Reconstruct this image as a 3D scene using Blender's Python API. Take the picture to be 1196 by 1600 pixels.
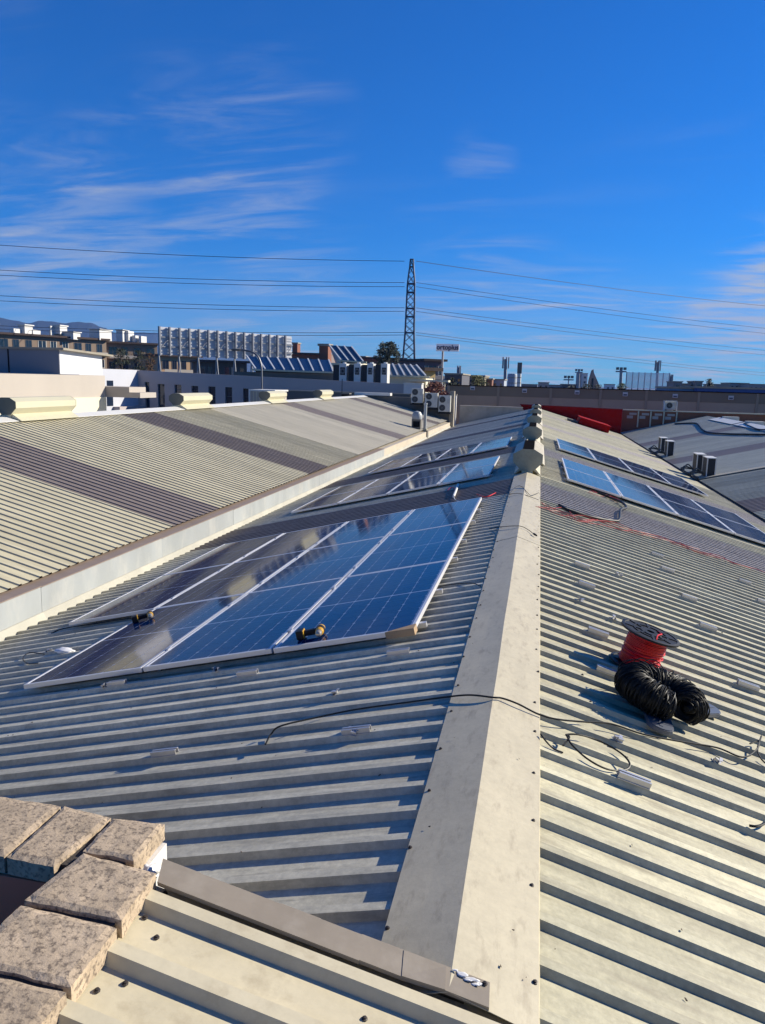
import bpy, bmesh, math, random
from mathutils import Vector, Matrix, noise as mnoise
R = math.radians
for o in list(bpy.data.objects):
    bpy.data.objects.remove(o, do_unlink=True)
scene = bpy.context.scene
COL = scene.collection

# ------------------------------------------------------------------ camera
FPX = 1188.63                       # focal length in photograph pixels (1196 x 1600)
CAM = Vector((0.142, 0.0, 1.633))   # metres; the main roof crest is X = 0, Z = 0
PITCH, YAW, ROLL = R(9.806), R(11.31), R(1.5)
FW = Vector((-math.sin(YAW)*math.cos(PITCH), math.cos(YAW)*math.cos(PITCH), -math.sin(PITCH)))
_r = Vector((math.cos(YAW), math.sin(YAW), 0)); _u = _r.cross(FW)
RT = _r*math.cos(ROLL) + _u*math.sin(ROLL)
UP = _u*math.cos(ROLL) - _r*math.sin(ROLL)
cd = bpy.data.cameras.new('camera')
cam = bpy.data.objects.new('camera', cd); COL.objects.link(cam)
cd.sensor_fit = 'VERTICAL'; cd.sensor_height = 24.0; cd.lens = 24.0*FPX/1600.0
cd.clip_start = 0.05; cd.clip_end = 20000
m3 = Matrix((RT, UP, -FW)).transposed()
cam.matrix_world = Matrix.Translation(CAM) @ m3.to_4x4()
scene.camera = cam
scene.render.resolution_x = 765; scene.render.resolution_y = 1024

# ------------------------------------------------------------------ sun, sky, exposure
SUN = Vector((1.0, 0.60, 0.585)).normalized()      # towards the sun: low, from the right and slightly ahead
elev = math.asin(SUN.z); azim = math.atan2(SUN.x, SUN.y)
ld = bpy.data.lights.new('sun', 'SUN'); ld.energy = 5.0; ld.angle = R(0.53); ld.color = (1.0, 0.92, 0.765)
sun = bpy.data.objects.new('sun', ld); COL.objects.link(sun)
sun.rotation_euler = (-SUN).to_track_quat('-Z', 'Y').to_euler()
sun.location = (60, 40, 60)

world = bpy.data.worlds.new('World'); scene.world = world; world.use_nodes = True
nt = world.node_tree; N = nt.nodes; LK = nt.links; N.clear()
wo = N.new('ShaderNodeOutputWorld'); bg = N.new('ShaderNodeBackground')
sky = N.new('ShaderNodeTexSky'); sky.sky_type = 'NISHITA'; sky.sun_disc = False
sky.sun_elevation = elev; sky.sun_rotation = azim
sky.altitude = 50; sky.air_density = 1.0; sky.dust_density = 0.10; sky.ozone_density = 3.5
hs = N.new('ShaderNodeHueSaturation'); hs.inputs['Saturation'].default_value = 1.30; hs.inputs['Value'].default_value = 1.0
hs.inputs['Hue'].default_value = 0.508
gr = N.new('ShaderNodeMix'); gr.data_type = 'RGBA'; gr.blend_type = 'MULTIPLY'; gr.inputs['Factor'].default_value = 1.0
gr.inputs[7].default_value = (0.24, 0.88, 1.52, 1)
LK.new(sky.outputs[0], gr.inputs[6]); LK.new(gr.outputs[2], hs.inputs['Color'])
# thin cirrus: streaked noise on the dome, thicker towards the horizon
tc = N.new('ShaderNodeTexCoord')
sep = N.new('ShaderNodeSeparateXYZ'); LK.new(tc.outputs['Generated'], sep.inputs[0])
def wmath(op, a, b=None, clamp=False):
    n = N.new('ShaderNodeMath'); n.operation = op; n.use_clamp = clamp
    for i, v in enumerate((a, b)):
        if v is None: continue
        if isinstance(v, (int, float)): n.inputs[i].default_value = v
        else: LK.new(v, n.inputs[i])
    return n.outputs[0]
def wsmooth(v, lo, hi):
    n = N.new('ShaderNodeMapRange'); n.interpolation_type = 'SMOOTHSTEP'
    n.inputs['From Min'].default_value = lo; n.inputs['From Max'].default_value = hi
    LK.new(v, n.inputs['Value']); return n.outputs[0]
zc = wmath('ADD', wmath('MAXIMUM', sep.outputs[2], 0.0), 0.12)
px = wmath('DIVIDE', sep.outputs[0], zc); py = wmath('DIVIDE', sep.outputs[1], zc)
cmb = N.new('ShaderNodeCombineXYZ'); LK.new(px, cmb.inputs[0]); LK.new(py, cmb.inputs[1])
mp = N.new('ShaderNodeMapping'); mp.inputs['Rotation'].default_value = (0, 0, R(-34)); mp.inputs['Scale'].default_value = (0.75, 2.3, 1)
mp.inputs['Location'].default_value = (3.1, 1.7, 0)
LK.new(cmb.outputs[0], mp.inputs[0])
def wnoise(scale, detail, dist, rough=0.6):
    n = N.new('ShaderNodeTexNoise'); n.inputs['Scale'].default_value = scale; n.inputs['Detail'].default_value = detail
    n.inputs['Distortion'].default_value = dist; n.inputs['Roughness'].default_value = rough
    LK.new(mp.outputs[0], n.inputs['Vector']); return n.outputs[0]
n1 = wnoise(0.55, 2, 0.3); n2 = wnoise(1.6, 9, 0.9, 0.62)
fib = wsmooth(n2, 0.40, 0.86)
big = wsmooth(n1, 0.46, 0.78)
cl = wmath('MULTIPLY', wmath('MULTIPLY', fib, big), 0.22, True)
# individual wisps of cirrus: direction, angular radius, strength
def wisp(az, el, rad, k):
    d = Vector((math.sin(R(az))*math.cos(R(el)), math.cos(R(az))*math.cos(R(el)), math.sin(R(el))))
    vd = N.new('ShaderNodeVectorMath'); vd.operation = 'DOT_PRODUCT'; vd.inputs[1].default_value = d
    LK.new(tc.outputs['Generated'], vd.inputs[0])
    return wmath('MULTIPLY', wsmooth(vd.outputs['Value'], math.cos(R(rad)), 1.0), k)
fib2 = wsmooth(n2, 0.42, 0.84); acc = None
for w_ in ((-19, 17, 6.0, .42), (-27, 13, 8, .5), (-36, 9.5, 7.5, .6), (-21, 13, 6, .36), (-26, 24, 6, .12), (-38, 21, 5, .16), (-5, 14.8, 3.0, .30), (14.5, 6.5, 5.5, 1.2), (12, 4, 6, .8), (-4, 4.5, 8, .6), (3, 3, 7, .5), (-19, 4.5, 8, .5), (30, 12, 11, .5), (-60, 14, 12, .5), (80, 16, 14, .4), (-110, 18, 14, .4), (150, 20, 16, .4), (55, 28, 10, .3)):
    o_ = wisp(*w_); acc = o_ if acc is None else wmath('ADD', acc, o_)
cl = wmath('ADD', cl, wmath('MULTIPLY', fib2, wmath('MINIMUM', acc, 0.9)), True)
puff = wsmooth(wnoise(2.6, 7, 0.4, 0.55), 0.40, 0.66)      # denser small clouds low on the right and left
bank = wmath('ADD', wmath('ADD', wisp(16, 6.2, 5.0, .9), wisp(13, 4.6, 4.5, .55)), wmath('ADD', wisp(-33, 7.5, 7.0, .40), wisp(40, 7, 9, .7)))
cl = wmath('ADD', cl, wmath('MULTIPLY', puff, bank), True)
# low bank of haze-thin cloud near the horizon
low = wmath('MULTIPLY', wsmooth(sep.outputs[2], 0.17, -0.01), wmath('ADD', wmath('MULTIPLY', fib, 0.45), 0.34))
cl = wmath('ADD', cl, low, True)
mix = N.new('ShaderNodeMix'); mix.data_type = 'RGBA'
LK.new(cl, mix.inputs['Factor']); LK.new(hs.outputs[0], mix.inputs[6]); mix.inputs[7].default_value = (5.6, 6.0, 6.6, 1)
LK.new(mix.outputs[2], bg.inputs['Color']); bg.inputs['Strength'].default_value = 0.050
LK.new(bg.outputs[0], wo.inputs['Surface'])
vs = scene.view_settings; vs.view_transform = 'Standard'; vs.look = 'None'; vs.exposure = 0.78; vs.gamma = 1.0; vs.use_curve_mapping = False
scene.render.engine = 'CYCLES'

# ------------------------------------------------------------------ geometry of the roofs
TL, TR = 0.23886, 0.27340           # slopes of the main roof, left and right of the crest
NL = Vector((-math.sin(TL), 0, math.cos(TL))); NR = Vector((math.sin(TR), 0, math.cos(TR)))
TW = R(14.2)                        # neighbour on the left: slope facing right
TE = R(13.5)                        # neighbour on the right: slope facing left
GROUND = -7.5
def ray(x, y): return FW + RT*((x-598.0)/FPX) + UP*((800.0-y)/FPX)
def onplane(x, y, n, p):
    d = ray(x, y); n = Vector(n); return CAM + d*(((Vector(p)-CAM).dot(n))/d.dot(n))
def atX(x, y, X): return onplane(x, y, (1,0,0), (X,0,0))
def atY(x, y, Y): return onplane(x, y, (0,1,0), (0,Y,0))
def atZ(x, y, Z): return onplane(x, y, (0,0,1), (0,0,Z))
def frame(origin, ux, uy, uz):
    m = Matrix((ux, uy, uz)).transposed().to_4x4(); m.translation = origin; return m
UL = Vector((math.cos(TL), 0, math.sin(TL)))     # upslope on the left plane
DR = Vector((math.cos(TR), 0, -math.sin(TR)))    # downslope on the right plane
YY = Vector((0, 1, 0))
def ML(s, y, h=0.0): return frame(-UL*s + YY*y + NL*h, UL, YY, NL)     # local x upslope, y along ridge, z normal
def MR(s, y, h=0.0): return frame(DR*s + YY*y + NR*h, DR, YY, NR)      # local x downslope
def pl(x, y, h=0.0):
    X = onplane(x, y, NL, NL*h) - NL*h; return (-X.x/math.cos(TL), X.y)
def pr(x, y, h=0.0):
    X = onplane(x, y, NR, NR*h) - NR*h; return (X.x/math.cos(TR), X.y)
def RZ(a): return Matrix.Rotation(a, 4, 'Z')
def RX(a): return Matrix.Rotation(a, 4, 'X')
def RY(a): return Matrix.Rotation(a, 4, 'Y')
def T(x, y=None, z=None):
    return Matrix.Translation(Vector(x) if y is None else Vector((x, y, z)))

# ------------------------------------------------------------------ objects
WM = {}
def link(o, parent, M):
    COL.objects.link(o)
    if parent is not None:
        o.parent = parent; o.matrix_basis = WM[parent].inverted() @ M
    else: o.matrix_basis = M
    WM[o] = M
    return o
def tag(o, label=None, cat=None, group=None, kind=None):
    if label: o['label'] = label
    if cat: o['category'] = cat
    if group: o['group'] = group
    if kind: o['kind'] = kind
    return o
I4 = Matrix.Identity(4)
def thing(name, label, cat, M=I4, group=None):
    if not isinstance(M, Matrix): M = T(M)
    o = bpy.data.objects.new(name, None); o.empty_display_size = 0.2
    link(o, None, M); return tag(o, label, cat, group)
class MB:
    def __init__(s): s.v = []; s.f = []; s.mi = []; s.cur = 0
    def quad(s, *p):
        i = len(s.v); s.v += [tuple(q) for q in p]; s.f.append(tuple(range(i, i+len(p)))); s.mi.append(s.cur); return s
    def box(s, x0, x1, y0, y1, z0, z1, M=None):
        c = [Vector((x, y, z)) for z in (z0, z1) for y in (y0, y1) for x in (x0, x1)]
        if M is not None: c = [M @ q for q in c]
        i = len(s.v); s.v += [tuple(q) for q in c]
        for f in ((0,2,3,1), (4,5,7,6), (0,1,5,4), (2,6,7,3), (0,4,6,2), (1,3,7,5)):
            s.f.append(tuple(i+k for k in f)); s.mi.append(s.cur)
        return s
    def prism(s, prof, y0, y1, M=None, caps=True):
        # profile in (x, z), extruded along y
        n = len(prof); i = len(s.v)
        for y in (y0, y1):
            for x, z in prof:
                q = Vector((x, y, z)); s.v.append(tuple(M @ q if M is not None else q))
        for k in range(n):
            s.f.append((i+k, i+(k+1) % n, i+n+(k+1) % n, i+n+k)); s.mi.append(s.cur)
        if caps:
            s.f.append(tuple(i+k for k in range(n))[::-1]); s.mi.append(s.cur)
            s.f.append(tuple(i+n+k for k in range(n))); s.mi.append(s.cur)
        return s
    def lathe(s, prof, seg=20, M=None, close=True):
        # profile (r, z) turned round local z
        i = len(s.v); n = len(prof)
        for a in range(seg):
            t = 2*math.pi*a/seg
            for r, z in prof:
                q = Vector((r*math.cos(t), r*math.sin(t), z)); s.v.append(tuple(M @ q if M is not None else q))
        for a in range(seg):
            b = (a+1) % seg
            for k in range(n-1):
                s.f.append((i+a*n+k, i+b*n+k, i+b*n+k+1, i+a*n+k+1)); s.mi.append(s.cur)
        if close:
            if prof[0][0] > 1e-6: s.f.append(tuple(i+a*n for a in range(seg))[::-1]); s.mi.append(s.cur)
            if prof[-1][0] > 1e-6: s.f.append(tuple(i+a*n+n-1 for a in range(seg))); s.mi.append(s.cur)
        return s
    def tube(s, pts, r, seg=6, cap=True):
        pts = [Vector(p) for p in pts]; i = len(s.v); n = len(pts)
        rr = r if isinstance(r, (list, tuple)) else [r]*n
        prev = None
        for k, p in enumerate(pts):
            d = (pts[min(k+1, n-1)] - pts[max(k-1, 0)]); d = d.normalized() if d.length > 1e-9 else Vector((0,0,1))
            a = prev - d*prev.dot(d) if prev is not None else d.orthogonal()
            if a.length < 1e-6: a = d.orthogonal()
            a.normalize(); prev = a; b = d.cross(a)
            for q in range(seg):
                t = 2*math.pi*q/seg; s.v.append(tuple(p + (a*math.cos(t) + b*math.sin(t))*rr[k]))
        for k in range(n-1):
            for q in range(seg):
                q2 = (q+1) % seg
                s.f.append((i+k*seg+q, i+k*seg+q2, i+(k+1)*seg+q2, i+(k+1)*seg+q)); s.mi.append(s.cur)
        if cap:
            s.f.append(tuple(i+q for q in range(seg))[::-1]); s.mi.append(s.cur)
            s.f.append(tuple(i+(n-1)*seg+q for q in range(seg))); s.mi.append(s.cur)
        return s
    def mesh(s, name, mats, smooth=False, fix=True):
        me = bpy.data.meshes.new(name); me.from_pydata(s.v, [], s.f)
        for m in (mats if isinstance(mats, (list, tuple)) else [mats]): me.materials.append(m)
        for p, k in zip(me.polygons, s.mi): p.material_index = k
        if fix:
            bm = bmesh.new(); bm.from_mesh(me); bmesh.ops.recalc_face_normals(bm, faces=bm.faces); bm.to_mesh(me); bm.free()
        if smooth:
            for p in me.polygons: p.use_smooth = True
            try: me.set_sharp_from_angle(angle=R(38))
            except Exception: pass
        me.update(); return me
    def build(s, name, mats, parent=None, M=I4, smooth=False, bevel=0.0, fix=True):
        o = bpy.data.objects.new(name, s.mesh(name, mats, smooth, fix)); link(o, parent, M)
        if bevel:
            b = o.modifiers.new('bevel', 'BEVEL'); b.width = bevel; b.segments = 2; b.limit_method = 'ANGLE'
        return o
def inst(name, me, parent, M):
    return link(bpy.data.objects.new(name, me), parent, M)
def copy_tree(src, M, parent=None):
    c = src.copy(); W0 = WM[src]; link(c, parent, M)
    for ch in src.children: copy_tree(ch, M @ W0.inverted() @ WM[ch], c)
    return c
def catmull(pts, n=8):
    pts = [Vector(p) for p in pts]; out = []
    P = [pts[0]*2-pts[1]] + pts + [pts[-1]*2-pts[-2]]
    for i in range(1, len(P)-2):
        a, b, c, d = P[i-1:i+3]
        for k in range(n):
            t = k/n
            out.append(0.5*((2*b) + (c-a)*t + (2*a-5*b+4*c-d)*t*t + (3*b-a-3*c+d)*t**3))
    out.append(pts[-1]); return out

# ------------------------------------------------------------------ materials
MATS = {}; ALB = 0.84
def mat(name, col, rough=0.6, metal=0.0, var=0.0, scale=3.0, stretch=(1,1,1), dirt=None, dirt_amt=0.0, dirt_scale=6.0,
        bump=0.0, bump_scale=40.0, coat=0.0, spec=0.5, rnd=0.0, thresh=(0.5, 0.7), trans=0.0, grit=0.0):
    if name in MATS: return MATS[name]
    col = tuple(x*ALB for x in col); dirt = tuple(x*ALB for x in dirt) if dirt else None
    m = bpy.data.materials.new(name); m.use_nodes = True; t = m.node_tree; nn = t.nodes; lk = t.links
    b = nn['Principled BSDF']
    b.inputs['Base Color'].default_value = (*col, 1); b.inputs['Roughness'].default_value = rough
    b.inputs['Metallic'].default_value = metal; b.inputs['Coat Weight'].default_value = coat
    b.inputs['Coat Roughness'].default_value = 0.03; b.inputs['Specular IOR Level'].default_value = spec
    if trans: b.inputs['Transmission Weight'].default_value = trans
    MATS[name] = m
    if not (var or dirt or bump or rnd): return m
    tcn = nn.new('ShaderNodeTexCoord'); oi = nn.new('ShaderNodeObjectInfo')
    vm = nn.new('ShaderNodeVectorMath'); vm.operation = 'MULTIPLY_ADD'
    cb = nn.new('ShaderNodeCombineXYZ')
    for k in range(3): lk.new(oi.outputs['Random'], cb.inputs[k])
    vm.inputs[1].default_value = (97, 53, 71); lk.new(cb.outputs[0], vm.inputs[0]); lk.new(tcn.outputs['Object'], vm.inputs[2])
    mpn = nn.new('ShaderNodeMapping'); mpn.inputs['Scale'].default_value = stretch; lk.new(vm.outputs[0], mpn.inputs[0])
    def noise(sc, det=5, ro=0.6, src=mpn):
        n = nn.new('ShaderNodeTexNoise'); n.inputs['Scale'].default_value = sc; n.inputs['Detail'].default_value = det
        n.inputs['Roughness'].default_value = ro; lk.new(src.outputs[0], n.inputs['Vector']); return n
    cur = None
    base = nn.new('ShaderNodeRGB'); base.outputs[0].default_value = (*col, 1); cur = base.outputs[0]
    if var or rnd:
        n = noise(scale)
        mr = nn.new('ShaderNodeMapRange'); mr.inputs['From Min'].default_value = 0.25; mr.inputs['From Max'].default_value = 0.75
        mr.inputs['To Min'].default_value = 1-var; mr.inputs['To Max'].default_value = 1+var*0.6
        lk.new(n.outputs[0], mr.inputs['Value']); f = mr.outputs[0]
        if rnd:
            m2 = nn.new('ShaderNodeMapRange'); m2.inputs['To Min'].default_value = 1-rnd; m2.inputs['To Max'].default_value = 1+rnd*0.5
            lk.new(oi.outputs['Random'], m2.inputs['Value'])
            mm = nn.new('ShaderNodeMath'); mm.operation = 'MULTIPLY'; lk.new(f, mm.inputs[0]); lk.new(m2.outputs[0], mm.inputs[1]); f = mm.outputs[0]
        sc = nn.new('ShaderNodeVectorMath'); sc.operation = 'SCALE'; lk.new(cur, sc.inputs[0]); lk.new(f, sc.inputs['Scale']); cur = sc.outputs[0]
    if grit:
        n = noise(38.0, 4, 0.7, vm); n3 = noise(9.0, 6, 0.7, vm)
        mu = nn.new('ShaderNodeMath'); mu.operation = 'ADD'; lk.new(n.outputs[0], mu.inputs[0]); lk.new(n3.outputs[0], mu.inputs[1])
        mr = nn.new('ShaderNodeMapRange'); mr.inputs['From Min'].default_value = 0.75; mr.inputs['From Max'].default_value = 1.2
        mr.inputs['To Min'].default_value = 1-grit; mr.inputs['To Max'].default_value = 1+grit*0.5; lk.new(mu.outputs[0], mr.inputs['Value'])
        sc = nn.new('ShaderNodeVectorMath'); sc.operation = 'SCALE'; lk.new(cur, sc.inputs[0]); lk.new(mr.outputs[0], sc.inputs['Scale']); cur = sc.outputs[0]
    if dirt:
        n = noise(dirt_scale, 8, 0.65)
        mr = nn.new('ShaderNodeMapRange'); mr.inputs['From Min'].default_value = thresh[0]; mr.inputs['From Max'].default_value = thresh[1]
        mr.inputs['To Max'].default_value = dirt_amt; lk.new(n.outputs[0], mr.inputs['Value'])
        mx = nn.new('ShaderNodeMix'); mx.data_type = 'RGBA'; lk.new(mr.outputs[0], mx.inputs['Factor'])
        lk.new(cur, mx.inputs[6]); mx.inputs[7].default_value = (*dirt, 1); cur = mx.outputs[2]
    lk.new(cur, b.inputs['Base Color'])
    if bump:
        n = noise(bump_scale, 6, 0.6, vm)
        bp = nn.new('ShaderNodeBump'); bp.inputs['Strength'].default_value = bump; bp.inputs['Distance'].default_value = 0.01
        lk.new(n.outputs[0], bp.inputs['Height']); lk.new(bp.outputs[0], b.inputs['Normal'])
    return m
SHEET = mat('aged_cream_sheet', (0.61, 0.565, 0.385), 0.55, var=0.30, scale=2.2, stretch=(0.5, 3.5, 1), dirt=(0.30, 0.26, 0.175), dirt_amt=0.75,
            dirt_scale=5.5, bump=0.12, bump_scale=30, rnd=0.16, grit=0.20)
SHEETL = mat('weathered_grey_sheet', (0.70, 0.655, 0.51), 0.55, var=0.26, scale=2.2, stretch=(0.5, 4, 1), dirt=(0.27, 0.25, 0.20), dirt_amt=0.7,
            dirt_scale=6, bump=0.12, bump_scale=30, rnd=0.14, grit=0.22)
SHEETN = mat('fresh_cream_sheet', (0.62, 0.55, 0.385), 0.45, var=0.14, scale=3.0, dirt=(0.36, 0.29, 0.18), dirt_amt=0.5, dirt_scale=11, thresh=(0.55, 0.75), grit=0.07, bump=0.03)
SHEETW = mat('dull_cream_sheet', (0.62, 0.56, 0.38), 0.6, var=0.22, scale=2, stretch=(0.5, 3, 1), dirt=(0.36, 0.31, 0.2), dirt_amt=0.45, dirt_scale=5, rnd=0.12)
SHEETF = mat('pale_dusty_sheet', (0.52, 0.475, 0.365), 0.6, var=0.18, scale=2, stretch=(0.5, 3, 1), dirt=(0.38, 0.35, 0.28), dirt_amt=0.4, dirt_scale=5, rnd=0.10)
SHEETB = mat('slate_blue_sheet', (0.44, 0.44, 0.34), 0.5, var=0.22, scale=2, stretch=(0.5, 3, 1), dirt=(0.2, 0.2, 0.17), dirt_amt=0.5, dirt_scale=5, rnd=0.15)
SKYL = mat('aged_translucent_sheet', (0.225, 0.18, 0.145), 0.5, var=0.25, scale=3, stretch=(0.5, 4, 1), dirt=(0.30, 0.27, 0.26), dirt_amt=0.6, dirt_scale=14, rnd=0.12)
SKYR = mat('chalky_translucent_sheet', (0.60, 0.535, 0.46), 0.55, var=0.3, scale=6, stretch=(2, 4, 1), dirt=(0.2, 0.17, 0.155), dirt_amt=0.75, dirt_scale=26, thresh=(0.45, 0.6), rnd=0.12)
CAPM = mat('ridge_cap_paint', (0.60, 0.53, 0.37), 0.5, var=0.12, scale=2.5, stretch=(2, 0.6, 1), dirt=(0.28, 0.225, 0.15), dirt_amt=0.65, dirt_scale=11, thresh=(0.53, 0.76), grit=0.09, bump=0.05, bump_scale=60)
FLASH = mat('brown_grey_flashing', (0.31, 0.262, 0.20), 0.45, var=0.15, scale=6, dirt=(0.45, 0.40, 0.33), dirt_amt=0.3, dirt_scale=10, bump=0.05)
GALV = mat('galvanised_fascia', (0.43, 0.455, 0.455), 0.45, metal=0.0, var=0.18, scale=1.6, stretch=(1, 1, 0.4), dirt=(0.60, 0.58, 0.52), dirt_amt=0.5, dirt_scale=3, rnd=0.10)
FASC2 = mat('cream_fascia', (0.62, 0.54, 0.42), 0.5, var=0.1, scale=2, dirt=(0.35, 0.28, 0.2), dirt_amt=0.4, dirt_scale=3, thresh=(0.6, 0.75))
BRNTOP = mat('brown_coping', (0.30, 0.23, 0.185), 0.7, var=0.15, scale=4)
WHITE = mat('white_metal', (0.78, 0.76, 0.70), 0.45, var=0.06, scale=3)
CREAM = mat('cream_painted_metal', (0.62, 0.58, 0.41), 0.45, var=0.06, scale=2, dirt=(0.45, 0.38, 0.24), dirt_amt=0.3, dirt_scale=4, thresh=(0.58, 0.8))
ALU = mat('aluminium', (0.58, 0.58, 0.60), 0.38, metal=0.6, var=0.08, scale=20)
FRAME = mat('panel_frame', (0.80, 0.79, 0.80), 0.36, metal=0.35)
BACK = mat('panel_backsheet', (0.30, 0.36, 0.50), 0.12, spec=0.2)
DARK = mat('dark_void', (0.012, 0.012, 0.014), 1.0, spec=0.0)
BLACK = mat('black_plastic', (0.012, 0.012, 0.014), 0.5, spec=0.3)
RUBBER = mat('black_cable', (0.010, 0.010, 0.010), 0.52, spec=0.3)
REDC = mat('red_cable', (0.80, 0.008, 0.012), 0.42)
GREYP = mat('grey_blue_plastic', (0.10, 0.115, 0.15), 0.4, var=0.1, scale=10)
SCREW = mat('screw_head', (0.06, 0.05, 0.045), 0.5, metal=0.4)
STONE = mat('coping_stone', (0.55, 0.425, 0.29), 0.92, var=0.30, scale=14, dirt=(0.13, 0.10, 0.075), dirt_amt=0.8, dirt_scale=75, thresh=(0.49, 0.62), bump=0.22, bump_scale=160, rnd=0.16)
MORTAR = mat('joint_mortar', (0.07, 0.058, 0.048), 0.95, var=0.3, scale=30, bump=0.6, bump_scale=60)
PLASTER = mat('red_brown_plaster', (0.80, 0.22, 0.12), 0.9, var=0.15, scale=6, bump=0.2)
WPLAST = mat('white_plaster', (0.76, 0.73, 0.68), 0.8, var=0.08, scale=8, bump=0.25, bump_scale=25)
CONC = mat('concrete', (0.36, 0.32, 0.25), 0.85, var=0.2, scale=0.8, dirt=(0.18, 0.16, 0.13), dirt_amt=0.5, dirt_scale=1.2, bump=0.1)
CONCD = mat('dark_concrete', (0.16, 0.15, 0.13), 0.85, var=0.2, scale=0.8)
REDW = mat('red_wall', (0.34, 0.004, 0.003), 0.7, spec=0.08, var=0.12, scale=0.8)
BROWNW = mat('rust_brown_wall', (0.28, 0.10, 0.045), 0.75, var=0.2, scale=0.9)
GLASSD = mat('dark_glass', (0.015, 0.025, 0.05), 0.06, spec=0.6)
GREYW = mat('grey_render', (0.52, 0.45, 0.43), 0.8, var=0.06, scale=0.4)
BEIGEW = mat('beige_render', (0.50, 0.445, 0.385), 0.85, var=0.08, scale=0.5, stretch=(1, 1, 0.3))
CREAMW = mat('cream_render', (0.78, 0.72, 0.53), 0.8, var=0.05, scale=0.5)
# ------------------------------------------------------------------ ground
g = MB(); g.quad((-6000,-3000,0), (6000,-3000,0), (6000,9000,0), (-6000,9000,0))
GROUNDM = mat('dusty_asphalt', (0.075, 0.07, 0.062), 0.95, var=0.3, scale=0.02)
tag(g.build('ground', GROUNDM, None, T(0, 0, GROUND)), kind='structure')

# ------------------------------------------------------------------ corrugated sheets
PIT, RIBH = 0.195, 0.026
def sheet_mesh(name, L, ribs, m, seed, nx=10, RIBH=0.026):
    rnd = random.Random(seed); prof = []
    for k in range(ribs):
        y = k*PIT
        prof += [(y, 0), (y+0.124, 0), (y+0.136, RIBH), (y+0.176, RIBH), (y+0.188, 0)]
    prof.append((ribs*PIT, 0.0))
    b = MB(); off = [rnd.random()*50 for _ in range(2)]
    for i in range(nx+1):
        x = L*i/nx
        for y, z in prof:
            b.v.append((x, y, z + 0.0035*mnoise.noise((x*0.9+off[0], y*1.6, off[1]))))
    n = len(prof)
    for i in range(nx):
        for k in range(n-1):
            b.f.append((i*n+k, (i+1)*n+k, (i+1)*n+k+1, i*n+k+1)); b.mi.append(0)
    return b.mesh(name, m, fix=False)
def lay_roof(parent, Mfun, y0, y1, L, m_of_y, seed, h_of_y, ribs=5):
    w = ribs*PIT; k = 0; rnd = random.Random(seed); cache = {}
    y = y0
    while y < y1-0.05:
        mm, nm = m_of_y(y+w/2); hh = h_of_y(y+w/2); key = (mm.name, hh, k % 3)
        if key not in cache: cache[key] = sheet_mesh(nm, L, ribs, mm, seed+k, RIBH=hh)
        inst(nm, cache[key], parent, Mfun(y, 0.001 + 0.0035*rnd.random()) @ RX(-0.0055*max(0, rnd.random()-.35)))
        y += w; k += 1
BANDS = [(11.45, 13.35), (19.3, 21.25), (33.0, 35.0), (45.8, 47.8)]
def banded(m, skyl):
    def f(y):
        for a, b in BANDS:
            if a <= y <= b: return skyl, 'skylight_sheet'
        return m, 'roof_sheet'
    return f

# --- the warehouse in the middle, the one carrying the solar arrays
main = thing('warehouse', 'middle warehouse with cream corrugated gable roof carrying the solar arrays', 'warehouse', T(0, 28, GROUND))
yl = pl(580, 1062.1, RIBH)[1] - 0.136; yl0 = yl - PIT*math.floor((yl-1.83)/PIT)
lay_roof(main, lambda y, h: ML(5.80, y, h), yl0, 55.0, 5.76, banded(SHEETL, SKYL), 11, lambda y: 0.030 if y < 10 else RIBH if y < 26 else 0.010)
yr0 = 0.138 - 17*PIT
lay_roof(main, lambda y, h: MR(0.04, y, h), yr0, 55.0, 6.01, banded(SHEET, SKYR), 23, lambda y: RIBH if y < 14 else 0.014 if y < 26 else 0.006)
# body of the building below the roof
b = MB(); b.prism([(-5.6, GROUND), (5.78, GROUND), (5.78, -1.72), (0.0, -0.10), (-5.6, -1.46)], 1.86, 54.9)
b.build('wall', CONC, main)
VENTS = [14.15, 22.0, 29.9, 37.8, 45.7]; VLEN = 2.3
def cap_piece(y0, y1, dz):
    el = -UL*0.222 + NL*0.036; er = DR*0.237 + NR*0.036
    lip_l = el + Vector((-0.004, 0, -0.016)); lip_r = er + Vector((0.004, 0, -0.016))
    ml = el*0.5 + Vector((0, 0, 0.0265)); mr = er*0.5 + Vector((0, 0, 0.0265))
    top = [lip_l, el, ml, Vector((0, 0, 0.053)), mr, er, lip_r]; b = MB(); n = max(2, int((y1-y0)/0.12)); q = len(top)
    for i in range(n+1):
        y = y0+(y1-y0)*i/n
        for j, p in enumerate(top):
            w = 0.0022*mnoise.noise((p.x*6, y*1.3, 3.3)) + (0.004*mnoise.noise((j*3.1, y*2.1, 7.0)) if j in (0, 1, 5, 6) else 0.0)
            b.v.append((p.x + 0.0025*mnoise.noise((j, y*1.1, 1.0)), y, p.z + dz + abs(w) if j in (0, 1, 5, 6) else p.z + dz + w))
    for i in range(n):
        for j in range(q-1): b.f.append((i*q+j, i*q+j+1, (i+1)*q+j+1, (i+1)*q+j)); b.mi.append(0)
    o = b.build('ridge_cap', CAPM, main, fix=False); s_ = o.modifiers.new('t', 'SOLIDIFY'); s_.thickness = 0.002; return o
yy = 1.765; k = 0; caps = []
while yy < 14.1:
    y2 = min(yy+6.2, 14.12); caps.append(cap_piece(yy, y2+ (0.04 if y2 < 14 else 0), 0.003*(k % 2))); yy = y2; k += 1
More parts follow.
